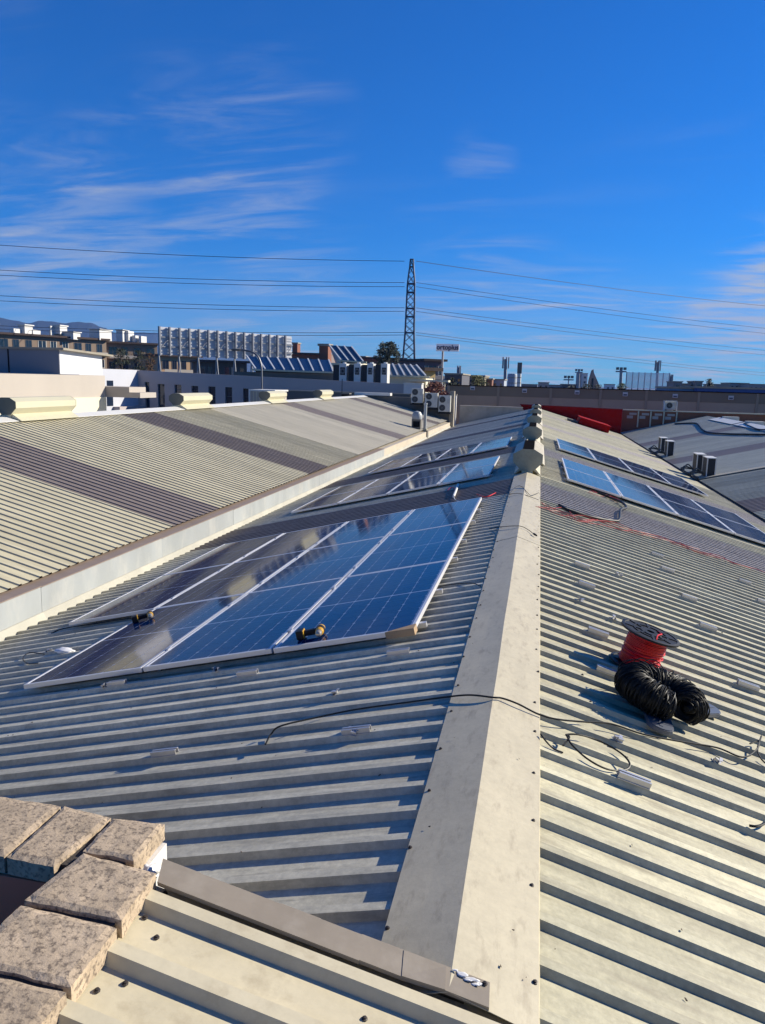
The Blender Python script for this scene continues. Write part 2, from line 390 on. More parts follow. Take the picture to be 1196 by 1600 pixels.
for a in range(len(VENTS)):
    y0 = VENTS[a]+VLEN; y1 = VENTS[a+1] if a+1 < len(VENTS) else 54.9
    b = MB(); b.box(-0.11, 0.11, y0, y1, 0.0, 0.05); b.build('ridge_slot', DARK, main)
    for sg in (-1, 1):
        b = MB()
        p0 = (-UL*0.33 + NL*0.035) if sg < 0 else (DR*0.34 + NR*0.035)
        b.prism([(sg*0.105, 0.02), (sg*0.105, 0.115), (sg*0.13, 0.12), (p0.x, p0.z+0.004), (p0.x, p0.z)], y0, y1)
        b.build('ridge_flashing', CAPM, main)
# screws along both edges of the near ridge cap
sm = MB().lathe([(0.0080, 0), (0.0080, 0.002), (0.0045, 0.003), (0.0045, 0.0065), (0, 0.007)], 8).mesh('screw', SCREW)
rs = random.Random(5)
for k in range(30):
    y = 1.93 + k*0.395 + rs.uniform(-.04, .04)
    inst('screw', sm, main, MR(0.222 + rs.uniform(-.012, .008), y, 0.0385) @ RX(rs.uniform(-.2, .2)))
    inst('screw', sm, main, ML(0.205 + rs.uniform(-.01, .01), y+0.1, 0.0385) @ RX(rs.uniform(-.2, .2)))
for k in range(60):     # fixings on the rib tops of both slopes
    left = k % 2; y = yl0 + 0.156 + PIT*rs.randint(2, 30) if left else yr0 + 0.156 + PIT*rs.randint(24, 52)
    s = rs.choice([0.55, 1.9, 3.2, 4.6]) + rs.uniform(-.04, .04)
    inst('screw', sm, main, (ML if left else MR)(s, y, RIBH+0.003))

# --- octagonal ridge ventilators
def octa(h, w, z0):
    return [(-0.115*w, z0), (0.115*w, z0), (0.265*w, z0+0.155*h), (0.265*w, z0+0.30*h), (0.11*w, z0+0.39*h), (-0.11*w, z0+0.39*h), (-0.265*w, z0+0.30*h), (-0.265*w, z0+0.155*h)]
VENTM = mat('vent_end_plate', (0.36, 0.34, 0.24), 0.55, var=0.2, scale=5, dirt=(.2, .18, .12), dirt_amt=.5, dirt_scale=9)
def ridge_vent(label, group, X, Y, Z, L, sc, neck):
    t = thing('ridge_vent', label, 'roof vent', T(X, Y, Z), group)
    b = MB(); b.prism(octa(sc, sc, neck), 0.012, L-0.012, caps=False); b.build('hood', CREAM if sc < .99 else CAPM, t, T(X, Y, Z))
    for y in (0.0, L-0.012):
        b = MB(); b.prism(octa(sc*1.01, sc*1.01, neck-0.002), y, y+0.012); b.build('end_plate', VENTM if sc > .99 else mat('vent_end_shade', (0.13, 0.13, 0.10), .5), t, T(X, Y, Z))  # left vents' end plates darker: shade on them painted into the colour
    b = MB(); b.box(-0.10*sc, 0.10*sc, 0.02, L-0.02, -0.12, neck+0.02); b.build('neck', CREAM, t, T(X, Y, Z))
    if sc > .99:
        b = MB(); b.box(-0.10, 0.10, 0.025, L-0.03, 0.380, 0.397); b.build('top_opening', DARK, t, T(X, Y, Z))
    for sg in (-1, 1):
        b = MB(); b.prism([(sg*0.10*sc, 0.06*sc+neck*.5), (sg*0.13*sc, 0.055*sc+neck*.5), (sg*(0.36 if sc < .99 else .24)*sc, -0.055*sc-0.02*(sc > .99)), (sg*(0.36 if sc < .99 else .24)*sc, -0.065*sc-0.02*(sc > .99)), (sg*0.1*sc, 0.01)], 0.05, L-0.05)
        b.build('base_flashing', CREAM if sc < .99 else CAPM, t, T(X, Y, Z))
    return t
ordn = ['nearest', 'second nearest', 'third nearest', 'fourth nearest', 'farthest']
for i, y in enumerate(VENTS):
    ridge_vent('cream octagonal ventilator on the middle roof ridge, %s to the camera' % ordn[i], 'ridge vents on the middle roof', 0, y, 0.07, VLEN, 1.0, 0.0)

# --- warehouse on the left
NWn = Vector((math.sin(TW), 0, math.cos(TW))); DW = Vector((math.cos(TW), 0, -math.sin(TW)))
EAVEW = Vector((-5.83, 0, -0.905)); RIDW = Vector((-11.6, 0, -0.905+5.77*math.tan(TW)))
left = thing('warehouse', 'left warehouse with cream ribbed roof, dark stripes and a pale gutter wall', 'warehouse', T(-11.6, 26, GROUND))
LW = 5.77/math.cos(TW)
def wmat(y):
    for a, b in BANDS:
        if a <= y <= b: return SKYL, 'skylight_sheet'
    return (SHEETF if y > 25 else SHEETW), 'roof_sheet'
lay_roof(left, lambda y, h: frame(RIDW + YY*y + NWn*h, DW, YY, NWn), 2.0, 51.3, LW, wmat, 37, lambda y: 0.0185 if y < 25 else 0.008)
b = MB(); b.prism([(-17.4, GROUND), (-5.84, GROUND), (-5.84, -1.02), (RIDW.x, RIDW.z-0.07), (-17.4, -1.02)], 2.0, 51.2); b.build('wall', CONC, left)
b = MB(); b.quad((RIDW.x-.03, 2, RIDW.z-.01), (-17.5, 2, -.95), (-17.5, 51.2, -.95), (RIDW.x-.03, 51.2, RIDW.z-.01)); b.build('roof_back_slope', SHEETW, left)
k = 0; yy = 2.0; sizes = [2.95, 3.0, 3.05]
while yy < 51.3:
    y2 = min(yy+sizes[k % 3], 51.45); far = yy > 26.0
    zt, zb = -0.945-0.0022*(yy-7), -1.40
    mm = FASC2 if far else GALV
    b = MB(); b.box(-5.90, -5.652-0.002*(k % 2), yy, y2-0.004, zb, zt); b.build('gutter_fascia', mm, left)
    b = MB(); b.box(-5.92, -5.640, yy, y2-0.002, zt, zt+0.012); b.build('fascia_coping', FASC2 if far else BRNTOP, left)
    b = MB(); b.prism([(-5.652, -1.26), (-5.640, -1.262), (-5.585, -1.355), (-5.590, -1.36), (-5.652, -1.33)], yy, y2); b.build('valley_flashing', mat('dull_valley_flashing', (0.44, 0.42, 0.34), 0.6, var=0.2, scale=2), left)
    yy = y2; k += 1
b = MB()
for sg in (0,): b.prism([(RIDW.x-0.35, RIDW.z-0.055), (RIDW.x, RIDW.z+0.055), (RIDW.x+0.30, RIDW.z-0.03), (RIDW.x+0.30, RIDW.z-0.04), (RIDW.x, RIDW.z+0.045), (RIDW.x-0.35, RIDW.z-0.065)], 2.0, 51.3)
b.build('ridge_cap', WHITE, left)
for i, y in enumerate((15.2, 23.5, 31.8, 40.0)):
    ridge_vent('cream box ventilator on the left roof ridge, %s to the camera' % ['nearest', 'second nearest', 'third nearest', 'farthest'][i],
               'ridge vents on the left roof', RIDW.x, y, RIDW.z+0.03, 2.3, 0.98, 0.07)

# --- warehouse on the right
UE = Vector((math.cos(TE), 0, math.sin(TE))); NE_ = Vector((-math.sin(TE), 0, math.cos(TE)))
VALE = Vector((5.90, 0, -1.585))
right = thing('warehouse', 'right warehouse with slate grey corrugated roof and dark stripes', 'warehouse', T(11.6, 30, GROUND))
LE = 5.72/math.cos(TE)
def emat(y):
    for a, b in [(21.4, 23.3), (34.0, 36.6), (43.9, 46.0)]:
        if a <= y <= b: return SKYL, 'skylight_sheet'
    return SHEETB, 'roof_sheet'
lay_roof(right, lambda y, h: frame(VALE + YY*y + NE_*h, UE, YY, NE_), 4.0, 56.4, LE, emat, 51, lambda y: 0.014 if y < 28.8 else 0.006)
RIDE = VALE + UE*LE
b = MB(); b.prism([(5.9, GROUND), (17.4, GROUND), (17.4, -1.66), (RIDE.x, RIDE.z-0.07), (5.9, -1.66)], 4.0, 56.0); b.build('wall', CONC, right)
b = MB(); b.quad((RIDE.x+.02, 4, RIDE.z-.01), (17.5, 4, -1.6), (17.5, 56, -1.6), (RIDE.x+.02, 56, RIDE.z-.01)); b.build('roof_back_slope', SHEETB, right)
b = MB(); b.prism([(5.78, -1.70), (5.93, -1.60), (5.93, -1.66), (5.86, -1.75)], 4.0, 55.5); b.build('valley_gutter', mat('gutter_dark', (0.03, 0.03, 0.03), 0.7), right)
for y0, y1 in ((30.0, 39.0), (39.3, 46.5), (46.9, 53.0)):
    b = MB(); b.prism([(RIDE.x-0.62, RIDE.z-0.10), (RIDE.x, RIDE.z+0.06), (RIDE.x+0.4, RIDE.z-0.03), (RIDE.x, RIDE.z+0.045), (RIDE.x-0.62, RIDE.z-0.115)], y0, y1); b.build('ridge_cap', WHITE, right)
b = MB(); b.box(0, LE-0.3, 28.75, 29.05, 0.03, 0.05, frame(VALE, UE, YY, NE_)); b.build('sheet_flashing', SHEETF, right)

# ------------------------------------------------------------------ foreground: lean-to sheet, its rake flashing and the coping-capped parapet
TF = R(12.76); DF = Vector((math.cos(TF), 0, -math.sin(TF))); NF = Vector((math.sin(TF), 0, math.cos(TF)))
lean = thing('lean_to_roof', 'pale cream ribbed roof in the foreground beside the stone coping', 'roof', T(-0.4, 0, -1.0))
def MF(s, y, h=0): return frame(Vector((0.107, 0, -0.024)) + DF*s + YY*y + NF*h, DF, YY, NF)
yF = 1.700 - 0.136
me = [sheet_mesh('roof_sheet', 1.06, 5, SHEETN, 70+i, RIBH=0.034) for i in range(2)]
for k in range(5): inst('roof_sheet', me[k % 2], lean, MF(-1.0, 1.569 + PIT - (k+1)*5*PIT, 0.001*k))
b = MB(); b.box(-1.0, 0.06, 1.766, 1.80, -0.003, 0.0, MF(0, 0, 0)); b.build('edge_strip', SHEETN, lean)
b = MB(); b.prism([(-1.1, -1.6), (0.0, -0.6), (0.06, -0.09), (-1.1, 0.18)], -3.2, 1.79); b.build('wall', CONC, lean)
f = MB()
pts_far = [atY(765.6, 1538, 1.848), atY(255, 1344, 1.848)]; pts_near = [atY(764, 1584, 1.765), atY(246.6, 1382, 1.765)]
def flap(y): return None
n_ = 8; top = []
for i in range(n_+1):
    t = i/n_; a = pts_far[0].lerp(pts_far[1], t); c = pts_near[0].lerp(pts_near[1], t)
    a = a + Vector((0, 0, 0.004)); c = c + Vector((0, 0, 0.010))
    for q in (a, c): q.z = max(q.z, (0.053-0.28*q.x if q.x > 0 else 0.053+0.243*q.x) + 0.005)
    w = 0.0
    top.append((a + Vector((0, 0.004, -0.13)), a, c + Vector((0, 0, w)), c + Vector((0, 0.002, -0.014 + w))))
for i in range(n_):
    for k in range(3): f.quad(top[i][k], top[i][k+1], top[i+1][k+1], top[i+1][k])
fl = f.build('rake_flashing', FLASH, lean)
sol = fl.modifiers.new('t', 'SOLIDIFY'); sol.thickness = 0.002
for px_, py_, on in ((757.6, 1538.5, 0.016), (650, 1507, 0.012)):
    p = atY(px_, py_, 1.835); inst('screw', sm, lean, T(p.x, 1.835, p.z+0.002))
def lump(name, c, r, m, parent, seed, flat=0.6, n=3):
    bm = bmesh.new(); bmesh.ops.create_icosphere(bm, subdivisions=n, radius=1)
    for v in bm.verts:
        d = 1 + 0.45*mnoise.noise(v.co*1.7 + Vector((seed, 0, 0)))
        v.co = Vector((v.co.x*r[0], v.co.y*r[1], v.co.z*r[2]))*d
    mm = bpy.data.meshes.new(name); bm.to_mesh(mm); bm.free(); mm.materials.append(m)
    for p in mm.polygons: p.use_smooth = True
    return link(bpy.data.objects.new(name, mm), parent, T(c))
SEAL = mat('white_sealant', (0.80, 0.79, 0.77), 0.5, var=0.1, scale=30)
c = atY(735, 1533, 1.838)
for i, (px_, py_, rr) in enumerate(((712, 1520, .012), (722, 1528, .018), (735, 1533, .022), (748, 1537, .014), (730, 1542, .012), (742, 1549, .010))):
    q = atY(px_, py_, 1.84 - 0.004*i); lump('sealant', (q.x, q.y, max(q.z, (0.053-0.28*q.x if q.x > 0 else 0.053+0.243*q.x)+0.0056)), (rr*(0.7+0.25*(i % 3)), rr*(0.30+0.15*(i % 2)), 0.0018), SEAL, lean, i*3.1)
for px_, py_, r_ in ((280, 1384, .009), (258, 1396, .007), (227, 1434, .006), (245, 1465, .006), (152, 1548, .009), (196, 1537, .006), (570, 1592, .008)):
    q = onplane(px_, py_, NF, Vector((0.107, 0, -0.021))); inst('screw', sm, lean, frame(q, DF, YY, NF))

par = thing('parapet_wall', 'low parapet with speckled stone coping slabs in the lower left corner', 'parapet', T(-1.1, 1.86, -1.5))
ZS, TH = 0.258, 0.058
def slab(corners, seed, zs=ZS):
    # corners: far-left, far-right, near-right, near-left; a rough-edged stone slab
    rnd = random.Random(seed); n = 12; bm = bmesh.new()
    fl_, fr_, nr_, nl_ = [Vector((c[0], c[1], 0)) for c in corners]
    cx = sum((Vector((c[0], c[1], 0)) for c in corners), Vector())/4
    grid = {}
    for lay, z in ((0, -TH), (1, 0.0)):
        for i in range(n+1):
            for j in range(n+1):
                a = fl_.lerp(fr_, i/n); c = nl_.lerp(nr_, i/n); p = a.lerp(c, j/n)
                edge = i in (0, n) or j in (0, n)
                q = p*14 + Vector((seed*7.3, seed, 0))
                if edge: p += (p-cx).normalized()*0.0035*mnoise.noise(q*1.5)*1.4
                dz = 0.0016*mnoise.noise(q*2.2) if lay else 0
                if edge and lay: dz -= 0.0045 + 0.003*abs(mnoise.noise(q*2))
                grid[lay, i, j] = bm.verts.new((p.x-cx.x, p.y-cx.y, z+dz))
    for i in range(n):
        for j in range(n):
            bm.faces.new([grid[1, i, j], grid[1, i, j+1], grid[1, i+1, j+1], grid[1, i+1, j]])
            bm.faces.new([grid[0, i, j], grid[0, i+1, j], grid[0, i+1, j+1], grid[0, i, j+1]])
    for a, bq in [((i, 0), (i+1, 0)) for i in range(n)] + [((n, j), (n, j+1)) for j in range(n)] + [((i+1, n), (i, n)) for i in range(n)] + [((0, j+1), (0, j)) for j in range(n)]:
        bm.faces.new([grid[1, *a], grid[1, *bq], grid[0, *bq], grid[0, *a]])
    bmesh.ops.recalc_face_normals(bm, faces=bm.faces)
    mm = bpy.data.meshes.new('coping_slab'); bm.to_mesh(mm); bm.free(); mm.materials.append(STONE)
    return link(bpy.data.objects.new('coping_slab', mm), par, T(cx.x, cx.y, zs))
# row running left (along X) and the row running towards the camera (along Y)
def zc4(*p): return [tuple(atZ(x, y, ZS)[:2]) for x, y in p]
slab(zc4((177, 1277), (257.6, 1285), (209, 1343), (130.5, 1328)), 1)
slab(zc4((100, 1258), (173.5, 1276), (127, 1329), (10, 1337)) if False else zc4((101, 1258), (174, 1276), (84, 1352), (11, 1337)), 2)
P3 = zc4((98.5, 1257.5), (8.5, 1336.5))
for i in range(13):
    x1 = P3[0][0]-0.005-0.235*i; y1 = P3[0][1]+0.003*(i % 2); y0 = P3[1][1]
    slab([(x1-0.228, y1), (x1, y1), (x1, y0), (x1-0.228, y0)], 10+i)
S4 = zc4((131, 1332), (243, 1363), (190, 1436), (38.5, 1405)); slab(S4, 3, ZS+0.002)
S5 = zc4((33, 1411), (184, 1446), (111, 1538), (-60, 1500)); slab(S5, 4, ZS-0.002)
xl, xr, ye = S5[3][0], S5[2][0], S5[2][1]-0.012
for i in range(7):
    y1 = ye-0.225*i; slab([(xl, y1), (xr, y1-.006), (xr+.002, y1-0.214), (xl, y1-0.212)], 20+i)
b = MB(); b.box(-1.09, -0.86, -0.2, 1.80, -1.5, ZS-TH-0.004).box(-4.35, -0.945, 1.745, 1.985, -1.5, ZS-TH-0.004)
b.build('wall', CONC, par)
b = MB(); b.box(-1.10, -1.091, -0.2, 1.735, -0.5, ZS-TH-0.006).box(-4.35, -1.10, 1.735, 1.744, -0.5, ZS-TH-0.006); b.build('inner_plaster', PLASTER, par)
b = MB(); b.box(-4.3, -0.95, 1.76, 1.985, ZS-TH-0.006, ZS-0.016).box(-1.06, -0.845, -0.15, 1.78, ZS-TH-0.006, ZS-0.016); b.build('mortar_bed', MORTAR, par)
b = MB(); b.box(-0.944, -0.912, 1.80, 1.985, -1.2, ZS-0.060); b.build('end_render', WPLAST, par)
for i, (dx, dy, dz, r_) in enumerate(((-0.892, 1.835, 0.205, .026), (-0.885, 1.858, 0.195, .022), (-0.897, 1.81, 0.205, .020), (-0.885, 1.845, 0.185, .020))):
    lump('sealant', (dx, dy, dz), (r_*.8, r_, r_*.75), SEAL, par, 20+i*2.3)
b = MB()  # terrace inside the parapet, raised and widened to bounce warm sun onto the plaster
b.box(-4.5, -1.1, -1.0, 1.735, -0.3, -0.2); b.build('terrace_bounce_floor', BEIGEW, par)
# ------------------------------------------------------------------ solar arrays
CELL = mat('silicon_cell', (0.002, 0.019, 0.090), 0.06, spec=0.19, var=0.2, scale=1.2)
PH = 0.066                                   # underside of the frames above the roof plane
def panel_meshes(W, L):
    w, l = W-0.018, L-0.006; fr = 0.022; hz = 0.035
    f = MB(); f.box(0, w, 0, fr, 0, hz).box(0, w, l-fr, l, 0, hz).box(0, fr, fr, l-fr, 0, hz).box(w-fr, w, fr, l-fr, 0, hz)
    bk = MB(); bk.box(fr*0.8, w-fr*0.8, fr*0.8, l-fr*0.8, 0.012, 0.0322)
    cw = (w-2*fr-0.02)/6.0; ch = (l-2*fr-0.024-0.018)/2.0/6.0
    st = MB(); g_, cf = 0.0016, 0.011; gx = 0.0024
    for k in range(6):
        x0, x1, y0, y1 = gx, cw-gx, k*ch+g_, (k+1)*ch-g_
        st.quad(*[(x, y, 0) for x, y in ((x0+cf, y0), (x1-cf, y0), (x1, y0+cf), (x1, y1-cf), (x1-cf, y1), (x0+cf, y1), (x0, y1-cf), (x0, y0+cf))])
    cl = MB(); cl.box(w-0.006, w+0.024, -0.03, 0.03, 0.0, 0.041)
    ft = MB(); ft.box(-0.05, 0.10, -0.022, 0.022, -0.038, -0.002)
    return dict(f=f.mesh('frame', FRAME), b=bk.mesh('backsheet', BACK), s=st.mesh('cell_string', CELL, fix=False), c=cl.mesh('clamp', ALU),
                t=ft.mesh('mounting_foot', ALU), w=w, l=l, cw=cw, ch=ch, fr=fr)
def panel(pm, M, label, group, foot=0, clamps=True):
    t = thing('solar_panel', label, 'solar panel', M, group)
    inst('frame', pm['f'], t, M); inst('backsheet', pm['b'], t, M)
    for i in range(6):
        for j in range(2):
            inst('cell_string', pm['s'], t, M @ T(pm['fr']+0.010+i*pm['cw'], pm['fr']+0.012+j*(6*pm['ch']+0.018), 0.0328))
    if clamps:
        for y in (0.42, pm['l']-0.42): inst('clamp', pm['c'], t, M @ T(0, y, 0))
    if foot:
        for y in (0.25, pm['l']*0.55): inst('mounting_foot', pm['t'], t, M @ (T(pm['w'], y, 0) @ RZ(math.pi) if foot > 0 else T(0, y, 0)))
    return t
colw = ['next to the ridge', 'second from the ridge', 'third from the ridge', 'farthest from the ridge']
def array(side, s0, y0, W, L, cols, rows, where, rowpick=None):
    pm = panel_meshes(W, L); rn = {2: ['near', 'far'], 3: ['near', 'middle', 'far']}[rows]
    for k in range(cols):
        for r in range(rows):
            if rowpick and not rowpick(k, r): continue
            y = y0 + r*L
            M = ML(s0+(k+1)*W-0.009, y, PH) if side < 0 else MR(s0+k*W+0.009, y, PH)
            jig = 0.0009*((k*3+r*5) % 4)
            M = M @ T(0, 0, jig)
            panel(pm, M, 'solar panel in %s, column %s, %s row' % (where, colw[k], rn[r]), where, foot=(1 if side < 0 else -1) if k == 0 else 0, clamps=not (side < 0 and k == 0) and not (side > 0 and k == 3))
array(-1, 0.604, 4.982, 1.06, 2.118, 4, 3, 'the large front left array', lambda k, r: not (k == 3 and r == 0))
array(-1, 0.695, 14.47, 1.017, 1.945, 4, 2, 'the second left array')
array(-1, 0.650, 21.32, 1.017, 1.945, 4, 2, 'the third left array')
array(1, 0.752, 14.768, 1.06, 2.118, 4, 2, 'the nearer right array')
array(1, 0.772, 22.022, 1.06, 2.05, 4, 2, 'the farther right array')

# cardboard corner guard left on the near corner of the front array
CARD = mat('cardboard', (0.42, 0.29, 0.17), 0.85, var=0.1, scale=20)
M = ML(0.604+0.009, 4.982, PH)
t = thing('corner_protector', 'folded cardboard corner guard on the nearest corner of the front array', 'cardboard', M)
b = MB(); b.quad((0.006, -0.006, 0.0375), (-0.20, -0.006, 0.0375), (0.006, 0.10, 0.0375)); b.quad((0.006, -0.006, 0.039), (-0.20, -0.006, 0.039), (0.006, 0.10, 0.039)); b.build('top_flap', CARD, t, M, fix=False)
b = MB(); b.box(-0.20, 0.006, -0.008, -0.005, -0.012, 0.038); b.build('front_flap', CARD, t, M)
b = MB(); b.box(0.005, 0.008, -0.008, 0.10, -0.012, 0.038); b.build('side_flap', CARD, t, M)

# ------------------------------------------------------------------ short mounting rails screwed on the ribs
def rail_mesh():
    b = MB(); prof = [(-0.024, 0), (0.024, 0), (0.024, 0.004), (0.019, 0.004), (0.019, 0.030), (0.006, 0.030), (0.006, 0.026), (0.015, 0.026), (0.015, 0.004), (-0.015, 0.004), (-0.015, 0.026), (-0.006, 0.026), (-0.006, 0.030), (-0.019, 0.030), (-0.019, 0.004), (-0.024, 0.004)]
    b.prism(prof, -0.075, 0.075, RZ(math.pi/2)); return b.mesh('rail_body', ALU)
RM = rail_mesh(); bolt = MB().lathe([(0.007, 0), (0.007, 0.006), (0.004, 0.007), (0, 0.007)], 6).mesh('bolt', SCREW)
def rail(M, label):
    t = thing('mounting_rail', label, 'rail', M, 'short rails fixed on the ribs')
    inst('rail_body', RM, t, M); inst('bolt', bolt, t, M @ T(0.045, 0, 0.004)); inst('bolt', bolt, t, M @ T(-0.045, 0, 0.004))
def snap(y, y0): return y0 + 0.156 + PIT*round((y-y0-0.156)/PIT)
railsR = [((991, 1231), 'in front of the cable loop'), ((950.5, 1058), 'touching the black cable coil'), ((935, 996), 'left of the red spool'), ((1108.5, 985.7), 'behind and right of the red spool'),
          ((1173, 1081), 'right of the black cable coil'), ((917, 919.6), 'beside the ridge, third row up'), ((1078, 938), 'alone in the slope above the red spool flange'),
          ((1045, 894.5), 'in the middle column, far row'), ((909, 884), 'beside the ridge, farthest of its column'), ((1165, 911.7), 'in the right column, farther one'),
          ((1193, 942), 'at the right edge of the picture'), ((1027, 868.7), 'in the middle column, farthest row')]
for (x, y), w in railsR:
    s, yy = pr(x, y, RIBH); rail(MR(s, snap(yy, yr0), RIBH+0.003), 'short aluminium rail on the right slope, ' + w)
railsL = [((246, 1193), 'nearest to the stone coping'), ((552, 1158), 'just below the black cable end'), ((395, 1048), 'before the second panel column'), ((627, 1016), 'before the first panel column'), ((176, 1076), 'before the third panel column')]
for (x, y), w in railsL:
    s, yy = pl(x, y, RIBH); rail(ML(s, snap(yy, yl0), RIBH+0.003), 'short aluminium rail on the left slope, ' + w)
# loose clamps and brackets
def bracket(M, label, seed):
    rnd = random.Random(seed); t = thing('panel_clamp', label, 'clamp', M, 'loose clamps on the roof')
    for i in range(rnd.randint(2, 3)):
        a = M @ T(rnd.uniform(-.03, .03), rnd.uniform(-.02, .02), 0.0) @ RZ(rnd.uniform(0, 6.2)) @ RX(rnd.uniform(-.3, .3))
        b = MB(); b.prism([(-0.018, 0), (0.018, 0), (0.018, 0.003), (-0.004, 0.003), (-0.004, 0.024), (-0.020, 0.024), (-0.020, 0.021), (-0.007, 0.021), (-0.007, 0.003), (-0.018, 0.003)], -0.014, 0.014)
        b.build('bracket', ALU, t, a)
        inst('bolt', bolt, t, a @ T(0.008, 0, 0.003))
for i, ((x, y), w) in enumerate([((962, 1152), 'right slope below the black coil'), ((905, 937), 'right slope near the ridge'), ((967, 897), 'right slope, farthest bright one'), ((958, 964), 'right slope just behind the red spool'), ((1123, 1190), 'right slope right of the long cable')]):
    s, yy = pr(x, y, RIBH); bracket(MR(s, snap(yy, yr0), RIBH+0.003), 'loose metal panel clamps, ' + w, i)
for i, ((x, y), w) in enumerate([((515, 1096), 'left slope above the black cable end'), ((555, 1138), 'left slope beside a short rail'), ((247, 1055), 'under the seam of the third column'), ((345, 1043), 'under the second column edge'), ((70, 1022), 'far left slope by a white clip'), ((158, 1078), 'at the left short rail')]):
    s, yy = pl(x, y, RIBH); bracket(ML(s, snap(yy, yl0), RIBH+0.003), 'loose metal panel clamps, ' + w, 40+i)
s, yy = pl(102, 1020, RIBH)
t = lump('plastic_bag', (-UL*s + YY*yy + NL*0.045), (0.09, 0.05, 0.025), mat('white_plastic', (0.85, 0.85, 0.85), 0.4), None, 4.0)
tag(t, 'crumpled white plastic scrap on the left slope beside the third column', 'plastic scrap')

# ------------------------------------------------------------------ cables
def onR(x, y, h=0.035): return onplane(x, y, NR, NR*h)
def onL(x, y, h=0.035): return onplane(x, y, NL, NL*h)
def cable(name, pts, r, m, label, cat='cable', n=8, seg=6, group=None):
    b = MB(); b.tube(catmull(pts, n), r, seg); o = b.build(name, m, None, I4, smooth=True); return tag(o, label, cat, group)
capz = lambda x, y: onplane(x, y, NR, NR*0.064)
capl = lambda x, y: onplane(x, y, NL, NL*0.064)
cable('black_cable', [onL(415, 1163, .04), onL(424, 1147, .05), onL(440, 1134, .08), onL(500, 1120, .05), onL(560, 1108, .04), onL(640, 1097, .045), onL(698, 1089, .05), capl(735, 1086), Vector((0, 3.69, 0.063)), capz(785, 1091), capz(810, 1100), onR(842, 1116, .05),
      onR(872, 1124, .05), onR(915, 1128, .05), onR(955, 1131, .05), onR(1005, 1147, .04), onR(1060, 1158, .04), onR(1120, 1168, .04), onR(1160, 1183, .05), onR(1182, 1172, .06), onR(1186, 1158, .07), onR(1172, 1162, .05)], 0.0048, RUBBER, 'long black cable crossing the near ridge cap from slope to slope')
cable('black_cable', [onR(880, 1165, .04), onR(890, 1152, .05), onR(885, 1148, .05), onR(905, 1148, .06), onR(935, 1157, .05), onR(968, 1175, .05), onR(984, 1192, .05), onR(978, 1203, .04), onR(950, 1202, .04), onR(920, 1187, .045), onR(895, 1165, .05), onR(886, 1150, .055)], 0.0048, RUBBER, 'black cable loop lying on the near right slope')
cable('black_cable', [onR(845, 1147, .05), onR(855, 1160, .045), onR(866, 1170, .035), onR(880, 1176, .032)], 0.004, RUBBER, 'short black cable end curling beside the ridge cap')
cable('black_cable', [onR(1171, 1290, .035), onR(1183, 1291, .045), onR(1196, 1286, .05), onR(1215, 1270, .05)], 0.006, RUBBER, 'short black cable end at the right edge, nearest one')
cable('black_cable', [onR(1190, 1150, .08), onR(1184, 1170, .06), onR(1190, 1186, .05), onR(1206, 1200, .04)], 0.0045, RUBBER, 'tangled black cable end at the right edge above the clamp')
cable('black_cable', [capl(672, 920), onL(700, 914, .04), onL(735, 911, .05), onL(752, 916, .045)], 0.004, RUBBER, 'short black cable beside the front array')
cable('black_cable', [onL(765, 826, .045), capl(785, 823), capl(812, 822), capz(826, 828), capz(836, 836)], 0.004, RUBBER, 'thin black cable over the ridge cap ending in a plug')
b = MB(); p = capz(836, 836); b.lathe([(0.011, -0.03), (0.012, 0.0), (0.008, 0.035)], 8, frame(p + NR*0.006, YY.cross(Vector((.6, .1, -.2))).normalized(), Vector((.2, .97, 0)).normalized(), Vector((.6, -.7, -.2)).normalized()))
tag(b.build('cable_plug', BLACK, None, I4), 'small black cable plug on the ridge cap edge', 'plug')
cable('grey_cable', [capl(793, 775), capl(806, 761), capl(815, 760), capz(824, 769), capz(830, 774), capz(842, 770)], 0.004, RUBBER, 'thin cable bent over the far ridge cap, farther one')
cable('grey_cable', [capl(796, 772), capl(812, 771), capz(828, 776), capz(842, 781)], 0.004, RUBBER, 'thin straight cable over the far ridge cap, nearer one')
cable('black_cable', [onL(70, 1022, .04), onL(46, 1020, .05), onL(36, 1029, .05), onL(44, 1037, .04), onL(60, 1036, .04)], 0.005, RUBBER, 'black cable hook lying left of the front array')
cable('black_cable', [onL(80, 990, .03), onL(100, 982, .05), onL(150, 974, .07), onL(222, 963, .08)], 0.007, RUBBER, 'black cable running under the short fourth panel column')
trunk = [(842, 788), (860, 795), (885, 800), (910, 808), (940, 816), (970, 822), (1000, 831), (1030, 842), (1060, 850), (1090, 860), (1120, 871), (1150, 880), (1180, 889), (1210, 899)]
REDT = mat('thin_red_cable', (0.50, 0.03, 0.03), 0.5)
for i in range(11):
    rr = random.Random(100+i); a0 = rr.choice([0, 0, 0, 1, 2, 3, 5, 6, 7, 8, 9]); nn_ = rr.randint(3, 6); pts = trunk[a0:a0+nn_+1]
    if len(pts) < 3: pts = trunk[-4:]
    amp = 7 if a0 < 4 else 4
    cable('red_cable', [onR(x+rr.uniform(-7, 7), y+rr.uniform(-amp, amp), .032+.03*rr.random()) for x, y in pts], 0.0034, REDT, 'red cable of the tangle strewn across the right slope before the arrays', group='red cables strewn on the right slope')
for i in range(4):
    rr = random.Random(300+i); cable('red_cable', [onR(x+rr.uniform(-4, 4), y+rr.uniform(-3, 3), .04) for x, y in ((922, 766), (940, 772), (955, 777), (968, 783))], 0.0034, REDT, 'red cable of the short tangle under the nearer right array edge', group='red cables at the nearer right array')
